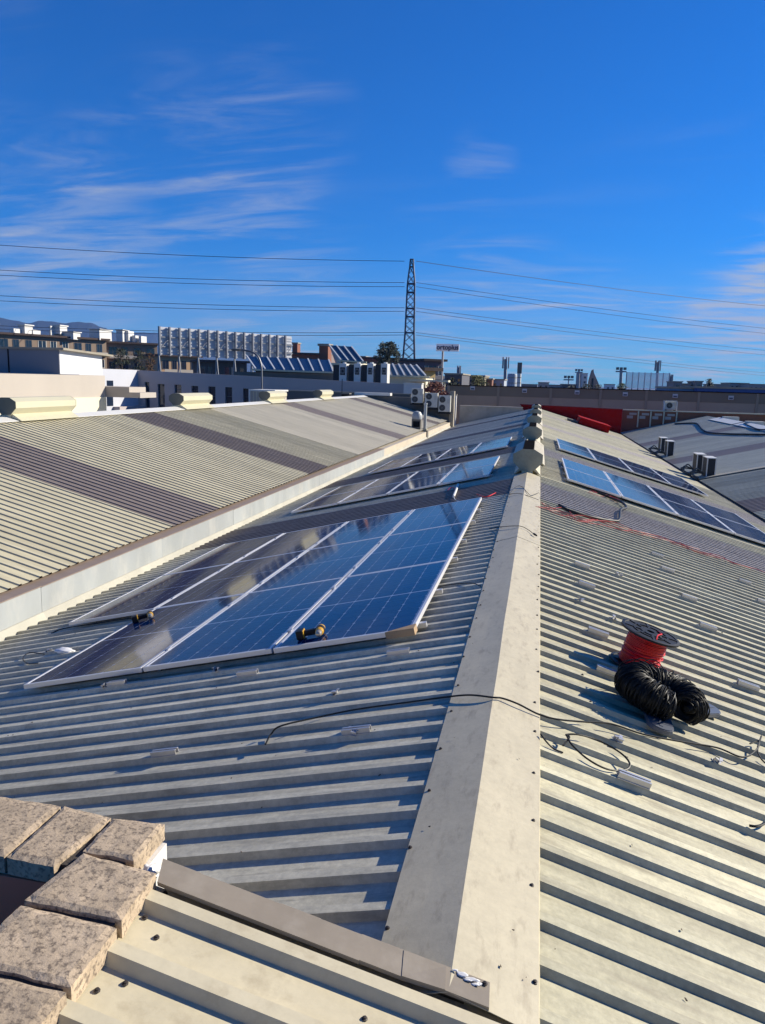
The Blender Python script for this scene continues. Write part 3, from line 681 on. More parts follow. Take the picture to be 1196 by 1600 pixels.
for i, pts in enumerate([[(745, 772), (760, 776), (775, 770)], [(700, 766), (706, 761), (712, 764)]]):
    cable('red_cable', [onL(x, y, .05) for x, y in pts], 0.007, REDC, ['short red cable behind the front array near the ridge', 'short red cable end behind the front array beside the white conduit'][i])
cable('conduit', [onR(874, 789, .05), onR(890, 798, .05), onR(925, 808, .05), onR(960, 814, .05), onR(968, 811, .07), onR(970, 797, .09), onR(979, 793, .08), onR(972, 785, .08), onR(955, 778, .06), onR(935, 770, .05)], 0.022, BLACK, 'black flexible conduit bent on the right slope before the nearer array', 'conduit', seg=10)
cable('conduit', [onL(716, 757, .06), onL(713, 766, .06), onL(709, 776, .05)], 0.022, WHITE, 'short white conduit behind the front array', 'conduit', seg=10)
cable('grey_cable', [onL(709, 776, .05), onL(712, 781, .05), onL(722, 784, .04)], 0.006, WHITE, 'thin white cable leaving the white conduit')
# conduits and black cables on the right-hand neighbour
def onE(x, y, h=0.05): return onplane(x, y, NE_, VALE + NE_*h)
cable('black_cable', [onE(1055, 662), onE(1085, 661), onE(1092, 664), onE(1098, 671), onE(1110, 676), onE(1140, 678), onE(1200, 679)], 0.045, BLACK, 'thick black cable snaking over the right warehouse roof', 'cable')
cable('black_cable', [onE(1163, 662), onE(1172, 666), onE(1185, 671), onE(1205, 672)], 0.05, BLACK, 'thick black cable along the right warehouse ridge', 'cable')

# ------------------------------------------------------------------ red cable spool
s, yy = 0.915, 5.12
MS = MR(s, yy, RIBH+0.003)
t = thing('cable_spool', 'black spool wound with red cable standing on the right slope', 'cable spool', MS)
def flange(r, z0, z1):
    b = MB(); b.lathe([(r-0.018, z0), (r, z0+0.003), (r, z1-0.003), (r-0.018, z1), (r-0.022, z1-0.005), (0.075, z1-0.006), (0.07, z1), (0.035, z1), (0.032, z0), (r-0.018, z0)], 40, close=False)
    for k in range(8):
        b.box(0.06, r-0.015, -0.008, 0.008, z1-0.007, z1, RZ(k*math.pi/4))
    b.lathe([(0.118, z1-0.006), (0.118, z1), (0.108, z1), (0.108, z1-0.006)], 40, close=False)
    return b
flange(0.185, 0.0, 0.014).build('flange', BLACK, t, MS, smooth=True)
flange(0.195, 0.243, 0.262).build('flange', BLACK, t, MS, smooth=True)
b = MB(); b.lathe([(0.034, -0.0), (0.034, 0.262), (0.026, 0.262), (0.026, 0.0)], 20, close=False); b.build('core', BLACK, t, MS)
b = MB(); rr = random.Random(8)
prof = [(0.05, 0.016)]; nw = 24
for k in range(nw):
    z = 0.018 + k*0.222/nw; bulge = 0.125 + 0.006*math.sin(k*0.5) + rr.uniform(-.003, .003)
    for q in range(4): a = -math.pi/2 + math.pi*q/3; prof.append((bulge+0.0045*math.cos(a), z+0.0046+0.0046*math.sin(a)))
prof.append((0.05, 0.242)); b.lathe(prof, 44, close=False); b.build('red_cable_winding', REDC, t, MS, smooth=True)
b = MB(); b.tube(catmull([MS @ Vector(p) for p in ((0.02, -0.13, 0.255), (0.03, -0.08, 0.272), (0.06, -0.03, 0.275), (0.07, 0.01, 0.268), (0.05, 0.05, 0.266))], 6), 0.005, 6); b.build('cable_end', REDC, t, I4, smooth=True)
for k in range(5):
    b = MB(); z = rr.uniform(.03, .20)
    b.tube([MS @ Vector(((0.131+0.003*math.sin(a*3+k))*math.cos(a), (0.131+0.003*math.sin(a*3+k))*math.sin(a), z+0.02*math.sin(a+k))) for a in [2*math.pi*i/30 for i in range(31)]], 0.0045, 5); b.build('red_cable_winding', REDC, t, I4, smooth=True)

# ------------------------------------------------------------------ black cable coil lying on an empty spool
MC = MR(0.93, 4.40, RIBH+0.003)
t = thing('cable_spool', 'low grey blue spool lying under the black cable coil', 'cable spool', MC)
def lobe(x, y, r, l, rot):
    b = MB(); n = 24; prof = []
    M = MC @ T(x, y, 0) @ RZ(rot)
    pts = [(r*math.cos(a)+(l if math.cos(a) > 0 else -l), r*math.sin(a)) for a in [2*math.pi*(i+.5)/n for i in range(n)]]
    for z0, z1, k in ((0, 0.022, 1.0), (0.022, 0.027, 0.96)):
        i = len(b.v); b.v += [tuple(M @ Vector((p[0]*k, p[1]*k, z))) for z in (z0, z1) for p in pts]
        for q in range(n): b.f.append((i+q, i+(q+1) % n, i+n+(q+1) % n, i+n+q)); b.mi.append(0)
        b.f.append(tuple(range(i+n, i+2*n))); b.mi.append(0)
    b.box(0.02, 0.10, -0.012, 0.006, 0.0272, 0.030, M)
    return b
for px_, py_ in ((1030, 1124), (1096, 1106)):
    s_, y_ = pr(px_, py_, 0.05); dx, dy = s_-0.93, y_-4.40; an = math.atan2(dy, dx)
    lobe(dx*1.03, dy*1.03, 0.075, 0.06, an).build('flange_lobe', GREYP, t, I4)
b = MB(); b.lathe([(0.0, 0.0), (0.10, 0.0), (0.10, 0.022), (0.0, 0.022)], 24, MC); b.build('hub', GREYP, t, I4)
b = MB(); b.lathe([(0.06, 0.022), (0.06, 0.15)], 20, MC, close=True); b.build('core', BLACK, t, I4)
tc_ = thing('cable_coil', 'heavy loose coil of black cable heaped beside the red spool', 'cable coil', MC)
def horseshoe(u):       # centre path of the bundle, opening towards the camera
    a = R(-78) + u*R(-318); r0 = 0.122
    return Vector((r0*1.38*math.cos(a)+0.0, r0*math.sin(a)*1.05+0.01, 0.104 + 0.02*math.sin(u*math.pi)))
def coil_ring(u, rad, ph, rnd, n=26):
    c = horseshoe(u); d = (horseshoe(min(u+.01, 1)) - horseshoe(max(u-.01, 0))).normalized()
    out = (Vector((c.x, c.y-0.01, 0))).normalized(); upv = Vector((0, 0, 1)); ps = []
    tilt = rnd.uniform(-.5, .5); ex = rnd.uniform(.9, 1.12); wob = rnd.uniform(0, 6)
    for i in range(n+1):
        a = 2*math.pi*i/n + ph
        o = out*math.cos(a)*rad*ex + upv*math.sin(a)*rad/ex*1.0 + d*(tilt*math.cos(a+wob)*rad*0.5 + 0.006*math.sin(2*a+wob))
        p = c + o; p.z = max(p.z, 0.03)
        ps.append(MC @ p)
    return ps
rnd = random.Random(3); b = MB()
for k in range(330):
    u = (k+rnd.uniform(-3, 3))/329; u = min(max(u, 0), 1); b.tube(coil_ring(u, (0.086+rnd.uniform(-.016, .014))*(1 if .06 < u < .94 else rnd.uniform(.6, 1)), rnd.uniform(0, 6), rnd), 0.0029, 5, cap=False)
b.build('cable_winding', RUBBER, tc_, I4, smooth=True)
b = MB(); b.tube([MC @ horseshoe(i/24) for i in range(25)], [0.066*min(1, .25+.22*min(i, 24-i)) for i in range(25)], 14); b.build('inner_winding', RUBBER, tc_, I4, smooth=True)
for k in range(5):
    b = MB(); b.tube(coil_ring(0.5+0.05*(k-3), 0.108+0.006*k, 0.3*k, rnd, 30), 0.0029, 5, cap=False); b.build('loose_turn', RUBBER, tc_, I4, smooth=True)

# ------------------------------------------------------------------ cordless drills on the glass
YEL = mat('drill_yellow', (0.55, 0.30, 0.015), 0.42); CHROME = mat('drill_chuck', (0.55, 0.47, 0.36), 0.3, metal=0.6)
def drill(M, label):
    t = thing('cordless_drill', label, 'drill', M)
    b = MB(); b.lathe([(0.0, -0.075), (0.022, -0.072), (0.030, -0.06), (0.031, 0.035), (0.026, 0.06), (0.0, 0.062)], 18, T(0, 0, 0.034) @ RY(math.pi/2)); b.build('motor_housing', YEL, t, M, smooth=True)
    b = MB(); b.lathe([(0.0305, -0.03), (0.034, -0.028), (0.034, 0.012), (0.0305, 0.014)], 18, T(0, 0, 0.034) @ RY(math.pi/2)); b.build('housing_band', BLACK, t, M, smooth=True)
    b = MB(); b.lathe([(0.0, 0.058), (0.024, 0.06), (0.025, 0.08), (0.019, 0.105), (0.009, 0.112), (0.0, 0.112)], 16, T(0, 0, 0.034) @ RY(math.pi/2)); b.build('chuck', CHROME, t, M, smooth=True)
    b = MB(); b.prism([(-0.020, 0.014), (0.020, 0.014), (0.022, 0.034), (0.020, 0.054), (-0.020, 0.054), (-0.024, 0.034)], -0.125, -0.02, Matrix.Shear('XZ', 4, (0, 0)) ); b.build('handle', BLACK, t, M, smooth=False, bevel=0.004)
    b = MB(); b.box(-0.040, 0.050, -0.175, -0.122, 0.002, 0.066); b.build('battery', BLACK, t, M, bevel=0.006)
    b = MB(); b.box(-0.036, 0.046, -0.128, -0.117, 0.004, 0.064); b.build('battery_shoe', YEL, t, M, bevel=0.003)
    b = MB(); b.box(0.020, 0.032, -0.055, -0.035, 0.026, 0.042); b.build('trigger', BLACK, t, M)
s, yy = pl(502, 991, .105); drill(ML(s, yy, PH+0.036) @ RZ(R(-82)), 'cordless drill lying on the nearest front panel beside its frame')
s, yy = pl(236, 965, .105); drill(ML(s, yy, PH+0.036) @ RZ(R(-60)), 'yellow cordless drill lying where the third and fourth panel columns meet')

# dust, leaves and offcuts scattered on the slopes and the cap
LEAF = mat('dry_scrap', (0.09, 0.06, 0.035), 0.8, rnd=0.3)
rs = random.Random(77); b = MB()
for k in range(260):
    side = rs.random() < 0.62
    if side: s, y = rs.uniform(0.1, 4.5), 1.9 + 9*rs.random()**1.6; M = MR(s, y, 0.045 if s < .23 else 0.004 + (RIBH if ((y-yr0) % PIT) > .124 else 0))
    else: s, y = rs.uniform(0.1, 4.0), 2.2 + 3.0*rs.random(); M = ML(s, y, 0.045 if s < .22 else 0.004 + (RIBH if ((y-yl0) % PIT) > .124 else 0))
    M = M @ RZ(rs.uniform(0, 6)) @ RX(rs.uniform(-.5, .5)); a = rs.uniform(.002, .007)*(1 if rs.random() < .93 else 2.0)
    b.quad(M @ Vector((-a, -a*.4, 0.002)), M @ Vector((a*.8, -a*.5, 0.003)), M @ Vector((a, a*.4, 0.005)), M @ Vector((-a*.6, a*.5, 0.002)))
tag(b.build('roof_debris', LEAF, None, I4, fix=False), 'dry leaf scraps and grit scattered over the roof', 'debris', kind='stuff')
# ------------------------------------------------------------------ background
def PX(x0, y0, x1, y1, Y):
    xm, ym = (x0+x1)/2, (y0+y1)/2
    return atY(x0, ym, Y).x, atY(x1, ym, Y).x, atY(xm, y1, Y).z, atY(xm, y0, Y).z
def pbox(name, px, Y, dy, m, parent=None, ground=False, M=None, bevel=0):
    X0, X1, Z0, Z1 = PX(*px, Y)
    if ground: Z0 = GROUND
    c = Vector(((X0+X1)/2, Y+dy/2, Z0)); b = MB(); b.box(X0-c.x, X1-c.x, -dy/2, dy/2, 0, Z1-Z0)
    return b.build(name, m, parent, T(c), bevel=bevel)
def capped(name, X0, X1, Y0, Y1, Z0, Z1, m, capm, label, cat, over=0.06, th=0.08):
    t = thing(name, label, cat, T((X0+X1)/2, (Y0+Y1)/2, Z0))
    MB().box(X0, X1, Y0, Y1, Z0, Z1-th).build('body', m, t); MB().box(X0-over, X1+over, Y0-over, Y1+over, Z1-th, Z1).build('coping', capm, t); return t
def at(px, Y): X0, X1, Z0, Z1 = PX(*px, Y); return T((X0+X1)/2, Y, Z0)
FANG = mat('fan_grille', (0.02, 0.02, 0.022), 0.6); ACW = mat('condenser_casing', (0.62, 0.60, 0.53), 0.5, var=0.08, scale=3)
def fan_on(parent, M, r):
    b = MB(); b.lathe([(r, 0), (r*1.0, 0.012), (r*0.93, 0.014), (r*0.93, 0.004)], 20, close=False); b.lathe([(0, 0.003), (r*0.93, 0.003)], 20, close=False); b.build('fan', FANG, parent, M)
    b = MB()
    for q in (0.3, 0.55, 0.8): b.lathe([(r*q, 0.010), (r*q+0.006, 0.014), (r*q+0.012, 0.010)], 20, close=False)
    for k in range(8): b.box(0.03, r*0.95, -0.004, 0.004, 0.009, 0.014, RZ(k*math.pi/4))
    b.lathe([(0.0, 0.016), (r*0.16, 0.014), (r*0.16, 0.004)], 10, close=False); b.build('fan_guard', MATS['guard'] if 'guard' in MATS else mat('guard', (0.16, 0.16, 0.15), 0.5), parent, M)
FY = RX(math.pi/2)                                   # local z -> world -Y
def condenser(X, Y, Z, w, d, h, fans, label, group, M0=None):
    M = T(X, Y, Z) if M0 is None else M0
    t = thing('air_conditioner', label, 'air conditioner', M, group)
    b = MB(); b.box(-w/2, w/2, 0, d, 0.06, h); b.build('casing', ACW, t, M, bevel=0.015)
    for sx in (-1, 1):
        b = MB(); b.box(sx*w*0.36-0.04, sx*w*0.36+0.04, 0.02, d-0.02, 0, 0.06); b.build('foot', DARK, t, M)
    for k in range(fans):
        r = min(w*0.26, (h-0.06)/fans*0.42); z = 0.06+(h-0.06)*(k+0.5)/fans
        fan_on(t, M @ T(-w*0.18 if fans > 1 else -w*.1, -0.002, z) @ FY, r)
    b = MB(); b.box(w*0.22, w*0.42, -0.006, 0.0, h*0.55, h*0.8); b.build('service_panel', mat('panel_beige', (0.52, 0.5, 0.44), 0.5), t, M)
    return t
# --- far end of the left warehouse: end wall, three condensers, flue and cowl
ew = thing('end_wall', 'dark concrete end wall behind the three double fan condensers', 'wall', T(-8.9, 51.65, -1.4))
b = MB(); b.box(-12.2, -5.62, 51.50, 51.85, -2.6, 0.55); b.build('wall_body', CONCD, ew)
b = MB(); b.box(-5.75, -5.45, 51.40, 51.95, -2.6, 1.05); b.build('pillar', CONC, ew)
b = MB(); b.box(-12.3, -9.8, 51.3, 52.0, 0.62, 0.80); b.build('coping', WHITE, ew)
for i, (px, lab) in enumerate((((643, 607, 661, 631), 'leftmost and highest of three on the end wall'), ((664, 614, 684, 638), 'middle one of three on the end wall'), ((685.5, 618, 704, 645), 'rightmost and lowest of three on the end wall'))):
    X0, X1, Z0, Z1 = PX(*px, 50.9)
    t = condenser((X0+X1)/2, 50.9, Z0, X1-X0, 0.38, Z1-Z0, 2, 'double fan condenser, ' + lab, 'condensers on the end wall')
    b = MB(); b.box(X0-0.05, X1+0.05, 50.85, 51.5, Z0-0.07, Z0); b.build('bracket', BLACK, t)
q = onplane(664, 671, NWn, EAVEW + NWn*0.02)
t = thing('flue_pipe', 'slim galvanised flue pipe standing at the left roof gutter', 'flue', T(q))
b = MB(); b.lathe([(0.085, -0.1), (0.085, 1.32), (0.10, 1.33), (0.10, 1.40), (0, 1.42)], 16); b.build('pipe', GALV, t, T(q), smooth=True)
b = MB(); b.box(-0.12, 0.12, -0.12, 0.12, -0.1, 0.05); b.build('base_collar', CREAM, t, T(q))
q2 = q + Vector((-0.36, -0.5, 0.06))
t = thing('exhaust_fan', 'domed metal exhaust cowl with square dark opening beside the flue pipe', 'exhaust fan', T(q2))
b = MB(); b.box(-0.24, 0.24, -0.24, 0.24, 0, 0.5); b.build('box', CONCD, t, T(q2))
b = MB(); b.box(-0.16, 0.18, -0.25, -0.235, 0.10, 0.40); b.build('opening', DARK, t, T(q2))
b = MB(); b.lathe([(0.27, 0.5), (0.28, 0.56), (0.26, 0.75), (0.18, 0.88), (0, 0.94)], 20); b.build('dome', GALV, t, T(q2), smooth=True)
capped('outlet_box', -5.67, -5.60, 40.3, 40.75, -1.4, -0.93, CONCD, CONC, 'small dark rain outlet box on the gutter wall below the flue pipe', 'outlet box', .02, .03)
# --- walls closing the valley behind the middle roof
capped('concrete_wall', -5.44, -1.0, 55.35, 55.65, GROUND, 0.02, mat('pale_concrete', (0.58, 0.49, 0.37), .85, var=.2, scale=.8, dirt=(.3, .26, .2), dirt_amt=.5, dirt_scale=1.2), FASC2, 'plain grey concrete wall left of the red wall behind the middle roof', 'wall', .03, .05)
p0, p1 = atY(813, 632, 55.8), atY(973, 640, 55.8)
t = thing('red_wall', 'long dark red wall closing the far end of the middle roof', 'wall', T(2.4, 55.9, -2))
b = MB(); b.prism([(p0.x, p0.z), (p1.x, p1.z), (p1.x, GROUND), (p0.x+0.55, GROUND), (p0.x+0.4, p0.z-0.55)], 55.75, 55.95); b.build('wall_body', REDW, t)
b = MB(); b.prism([(p0.x, p0.z+.002), (p1.x+0.02, p1.z+.002), (p1.x+0.02, p1.z+0.05), (p0.x, p0.z+0.05)], 55.7, 56.0); b.build('coping', mat('dark_red_coping', (0.13, 0.01, 0.01), 0.5), t)
a = MR(2.7, 49.0, 0.03)
t = thing('roof_hatch', 'low red box hatch on the far right slope of the middle roof', 'roof hatch', a)
b = MB(); b.box(0, 1.9, 0, 3.0, 0, 0.40); b.build('box', REDW, t, a)
b = MB(); b.box(-0.05, 1.95, -0.05, 3.05, 0.40, 0.43); b.build('lid', REDW, t, a)
b = MB(); b.box(-0.7, -0.1, 0.2, 1.2, 0, 0.12); b.build('curb', CONCD, t, a)
pA, pB = atY(973.5, 641, 56.8), atY(1128, 645, 56.8)
t = thing('brown_wall', 'rust brown wall with white pipes at the end of the right warehouse', 'wall', T(8, 56.9, -2))
b = MB(); b.box(pA.x, pB.x+6, 56.75, 56.95, GROUND, pA.z); b.build('wall_body', BROWNW, t)
b = MB(); b.box(pA.x, pB.x+6, 56.70, 57.0, pA.z, pA.z+0.07); b.build('coping', CREAM, t)
for x in (998, 1017.6, 1038, 1058):
    q = atY(x, 643, 56.7); b = MB(); b.box(q.x-0.045, q.x+0.045, 56.62, 56.70, pA.z-1.15, pA.z-0.02); b.build('downpipe', CREAM, t)
    b = MB(); b.box(q.x-0.75, q.x-0.35, 56.70, 56.745, pA.z-0.55, pA.z-0.35).box(q.x-0.6, q.x-0.1, 56.72, 56.745, pA.z-0.3, pA.z-0.15); b.build('paint_patch', BEIGEW, t)
X0, X1, Z0, Z1 = PX(1038, 626, 1058.5, 640.5, 57.2)
t = condenser((X0+X1)/2, 57.2, pA.z+0.07, X1-X0-0.1, 0.35, Z1-Z0, 1, 'white single fan condenser in a frame on the brown wall', 'condensers at the right warehouse')
b = MB()
for x in (X0, X1-0.05): b.box(x, x+0.05, 57.1, 57.6, pA.z+0.07, pA.z+0.12+Z1-Z0)
b.box(X0, X1, 57.1, 57.15, pA.z+0.07+Z1-Z0, pA.z+0.12+Z1-Z0); b.build('stand', WHITE, t)
for i, (x, y, Y) in enumerate(((1181, 661, 45.5), (1143, 654, 52.0))):
    q = atY(x, y, Y); condenser(q.x, Y, RIDE.z-0.80, 0.95, 0.4, 0.95, 1, ['white condenser behind the right warehouse ridge near the picture edge', 'white condenser behind the right warehouse ridge, farther one'][i], 'condensers at the right warehouse')
GRL = mat('condenser_grille', (0.018, 0.02, 0.024), 0.7)
def tower_ac(x, y, label):
    q = onE(x, y, 0.03); h = 0.66; M = T(q)
    t = thing('air_conditioner', label, 'air conditioner', M, 'condensers in pairs at the right valley')
    w, d = 0.32, 0.80
    b = MB(); b.box(-w/2+.02, w/2-.02, .02, d-.02, -.1, h-.03); b.build('grille', GRL, t, M)
    for sx in (-w/2, w/2-0.035):
        for sy in (0, d-0.035):
            b = MB(); b.box(sx, sx+0.035, sy, sy+0.035, -0.12, h-.03); b.build('corner_post', WHITE, t, M)
    b = MB(); b.box(-w/2-.01, w/2+.01, -.01, d+.01, h-.03, h); b.build('top_cover', WHITE, t, M)
    b = MB(); b.box(-w/2-.3, w/2+.2, -0.1, d+.1, -0.16, -0.10); b.build('base_frame', CONCD, t, M)
    rr = random.Random(int(x)); 
    for k in range(3):
        b = MB(); b.tube(catmull([M @ Vector((-w/2-.05, .2+.1*k, 0.05)), M @ Vector((-w/2-.3-.1*k, .1, 0.25-.07*k)), M @ Vector((-w/2-.45, -.1+.1*k, 0.02)), M @ Vector((-w/2-.25, -.2, -.08))], 6), 0.025, 6); b.build('refrigerant_pipe', mat('pipe_insulation', (0.12, 0.12, 0.11), 0.7), t, I4, smooth=True)
tower_ac(1094.5, 737, 'tall dark grille condenser, rear unit of the nearer pair by the valley')
tower_ac(1110.5, 744, 'tall dark grille condenser, front unit of the nearer pair by the valley')
tower_ac(1037, 705, 'tall dark grille condenser, rear unit of the farther pair by the valley')
tower_ac(1047.5, 711.5, 'tall dark grille condenser, front unit of the farther pair by the valley')

# --- long two-tone shed beyond the end walls
UPW = mat('shed_dark_cladding', (0.30, 0.235, 0.145), 0.7, var=0.1, scale=0.4); LOW = mat('shed_light_cladding', (0.56, 0.43, 0.27), 0.75, var=0.1, scale=0.4); PILM = mat('shed_pilaster', (0.42, 0.33, 0.21), 0.7)
YS = 66.0; xs = [atY(x, 612, YS).x for x in (701, 779, 861, 939, 1011, 1093, 1185)] ; xs += [xs[-1]+4.9, xs[-1]+9.8, xs[-1]+15]
t = thing('shed', 'long grey two tone shed with small wall lamps behind the red wall', 'shed', T((xs[0]+xs[-1])/2, YS, GROUND))
ZT = atY(860, 606.5, YS).z; ZM = ZT-0.80
for i in range(len(xs)-1):
    b = MB(); b.box(xs[i]+.1, xs[i+1]-.1, YS, YS+.25, ZM, ZT); b.build('upper_panel', UPW, t)
    b = MB(); b.box(xs[i]+.1, xs[i+1]-.1, YS+.02, YS+.25, GROUND, ZM); b.build('lower_panel', LOW, t)
for x in xs:
    b = MB(); b.box(x-.1, x+.1, YS-.06, YS+.3, GROUND, ZT); b.build('pilaster', PILM, t)
b = MB(); b.box(xs[0]-.1, xs[-1]+.1, YS-.08, YS+.35, ZT, ZT+.07); b.build('coping', DARK, t)
b = MB(); b.box(xs[0]-.1, xs[-1]+.1, YS+.3, YS+14, GROUND, ZT-.25); b.build('roof', UPW, t)
for x, y in ((739, 606.5), (820, 610.5), (902, 613), (977, 616), (1055, 618.5), (1142, 621.5)):
    q = atY(x, y, YS); b = MB(); b.box(q.x-.19, q.x+.19, YS-.16, YS-0.01, q.z-.16, q.z+.16); o = b.build('wall_lamp', WHITE, t); b = MB(); b.box(q.x-.14, q.x+.14, YS-.17, YS-.161, q.z-.11, q.z+.02); b.build('lens', GREYP, o)
capped('white_pillar', -5.95, -5.60, 54.2, 54.5, -2, atY(710, 616, 54.3).z, WPLAST, CONC, 'narrow white pillar right of the condensers', 'pillar', .03)

# --- grey office building behind the left roof
YO = 60.0; XW = atY(215, 578, YO).x
office = thing('office_building', 'long grey office building with tall dark windows behind the left roof', 'building', T(-22, 62, GROUND))
pa, pb = atY(215, 578.5, YO), atY(636, 600.3, YO)
def hole_wall(x0, x1, ztop0, ztop1, wins, y0, dy, m):
    # wall with real openings: vertical strips between the windows
    b = MB(); xs_ = sorted(set([x0, x1] + [w[0] for w in wins] + [w[1] for w in wins]))
    zt = lambda x: ztop0 + (ztop1-ztop0)*(x-x0)/(x1-x0)
    for a, c in zip(xs_[:-1], xs_[1:]):
        op = [w for w in wins if w[0] <= a+1e-6 and w[1] >= c-1e-6]
        z = GROUND
        for w in sorted(op, key=lambda w: w[2]):
            b.prism([(a, z), (c, z), (c, w[2]), (a, w[2])], y0, y0+dy); z = w[3]
        b.prism([(a, z), (c, z), (c, zt(c)), (a, zt(a))], y0, y0+dy)
    return b.build('wall', m, office)
wpx = [(227, 597, 234, 637), (247, 600, 257.7, 638), (273, 601, 283.8, 616), (299.6, 603, 310, 617), (326, 604, 337, 633), (352, 605, 363, 632), (380, 607, 388.5, 632), (404, 609, 414, 634)]
wins = []
for px in wpx:
    X0, X1, Z0, Z1 = PX(*px, YO); wins.append((X0, X1, Z0, Z1))
hole_wall(pa.x, pb.x, pa.z, pb.z, wins, YO, 0.35, GREYW)
for X0, X1, Z0, Z1 in wins:
    b = MB(); fz = 0.04
    b.box(X0, X0+fz, YO+.2, YO+.26, Z0, Z1).box(X1-fz, X1, YO+.2, YO+.26, Z0, Z1).box(X0+fz, X1-fz, YO+.2, YO+.26, Z1-fz, Z1).box(X0+fz, X1-fz, YO+.2, YO+.26, Z0, Z0+fz).box(X0+fz, X1-fz, YO+.2, YO+.26, Z0+(Z1-Z0)*.45, Z0+(Z1-Z0)*.45+.04)
    o = b.build('window', mat('window_frame', (0.10, 0.10, 0.11), 0.5), office); b = MB(); b.box(X0+fz, X1-fz, YO+.225, YO+.235, Z0+fz, Z1-fz); b.build('pane', GLASSD, o)
b = MB(); b.prism([(pa.x, pa.z-.35), (pb.x, pb.z-.35), (pb.x, GROUND), (pa.x, GROUND)], YO+.36, YO+12); b.build('roof', CONCD, office)
# lit wing at its left end
y0w = abs(XW-CAM.x)/abs(ray(160, 590).x/ray(160, 590).y)
b = MB(); b.box(XW-9, XW, y0w-3, YO+.35, GROUND, pa.z+0.02); b.build('wing', mat('wing_render', (0.56, 0.57, 0.62), 0.8, var=0.05, scale=0.5), office)
for (x, y0_, x1, y1_) in ((167, 594.5, 177, 603), (167, 619, 177, 634)):
    A = atX(x, y0_, XW); B_ = atX(x1, y1_, XW); b = MB(); b.box(XW+.005, XW+.03, A.y, B_.y, B_.z, A.z); b.build('window', GLASSD, office)
A = atX(207, 618, XW); b = MB(); b.box(XW, XW+.6, 56.0, YO-.01, GROUND, atX(205, 634, XW).z); b.build('low_annex', GREYW, office)
X0, X1, Z0, Z1 = PX(631, 598.5, 659, 612, 59.0)
capped('white_cabin', X0, X1, 59.0, 60.0, GROUND, Z1, WPLAST, WHITE, 'bright white flat cabin wall behind the condensers', 'cabin', .04)
# four roof-top cooling units
for i, (a, c) in enumerate(((520, 542), (544, 564), (565, 584), (586, 606))):
    px = (a, 568, c, 596); X0, X1, Z0, Z1 = PX(*px, 63.5); t = thing('cooling_unit', 'white cooling unit with round fan window on the office roof, %s of four' % ['leftmost', 'second from left', 'third from left', 'rightmost'][i], 'cooling unit', T((X0+X1)/2, 63.5, Z0), 'cooling units on the office roof')
    xm = X0 + (X1-X0)*.46
    b = MB(); b.box(xm, X1-.03, 63.5, 64.6, Z0-1.0, Z1); b.build('casing', WHITE, t, bevel=0.02)
    b = MB(); b.box(X0, xm-.005, 63.7, 64.6, Z0-1.0, Z1-.1); b.build('coil_side', GRL, t)
    r = (X1-xm)*.36; zc_ = Z0+(Z1-Z0)*.58
    b = MB(); b.box(xm+.1, X1-.13, 63.47, 63.499, zc_-r*1.35, zc_+r*1.35); b.build('fan_window', FANG, t)
    b = MB(); b.lathe([(r*.45, 0), (r*.5, .02), (r*.95, .02), (r*1.0, 0)], 18, T((xm+X1)/2-.015, 63.468, zc_) @ FY, close=False); b.build('fan_ring', mat('guard', (0.16, 0.16, 0.15), 0.5), t)
    b = MB(); b.lathe([(.16, 0), (.16, .12), (0, .13)], 12, T((xm+X1)/2, 64.0, Z1)); b.build('top_cap', WHITE, t)
# beige block with white coping and the dark low wall behind the left ridge
X0, X1, Z0, Z1 = PX(389, 609, 430, 634, 46.0)
t = thing('rooftop_cabin', 'beige slatted cabin with white frame behind the third left ridge vent', 'cabin', T((X0+X1)/2, 46, GROUND))
b = MB(); b.box(X0+.08, X1-.08, 46.05, 48.5, GROUND, Z1-.1); b.build('wall', BEIGEW, t)
b = MB(); b.box(X0, X1, 46.0, 48.6, Z1-.1, Z1); b.build('coping', WHITE, t); b = MB(); b.box(X0, X0+.09, 46.0, 46.1, GROUND, Z1-.1); b.build('edge_trim', WHITE, t)
for k in range(7):
    x = X0+.3+k*(X1-X0-.5)/6; b = MB(); b.box(x-.02, x+.02, 46.02, 46.05, GROUND, Z1-.12); b.build('slat', CREAM, t)
X0, X1, Z0, Z1 = PX(431, 612, 642, 650, 57.0)
capped('low_wall', X0, X1, 57.0, 57.3, GROUND, Z1, CONCD, CONC, 'dark concrete wall in front of the office building', 'wall', .03)
for i, px in enumerate(((518, 620, 528, 632), (534, 614, 545, 630))):
    X0, X1, Z0, Z1 = PX(*px, 49.5); capped('roof_duct', X0, X1, 49.5, 50.0, Z0-.4, Z1, DARK, CONCD, ['small dark duct box behind the farthest left ridge vent', 'taller dark duct box right of the farthest left ridge vent'][i], 'duct')
q = atY(535, 592, 49.6); b = MB(); b.tube([(q.x, 49.6, -.5), (q.x, 49.6, q.z)], .025, 6); tag(b.build('antenna_pole', DARK, None, I4), 'thin dark pole rising behind the left roof ridge', 'pole')

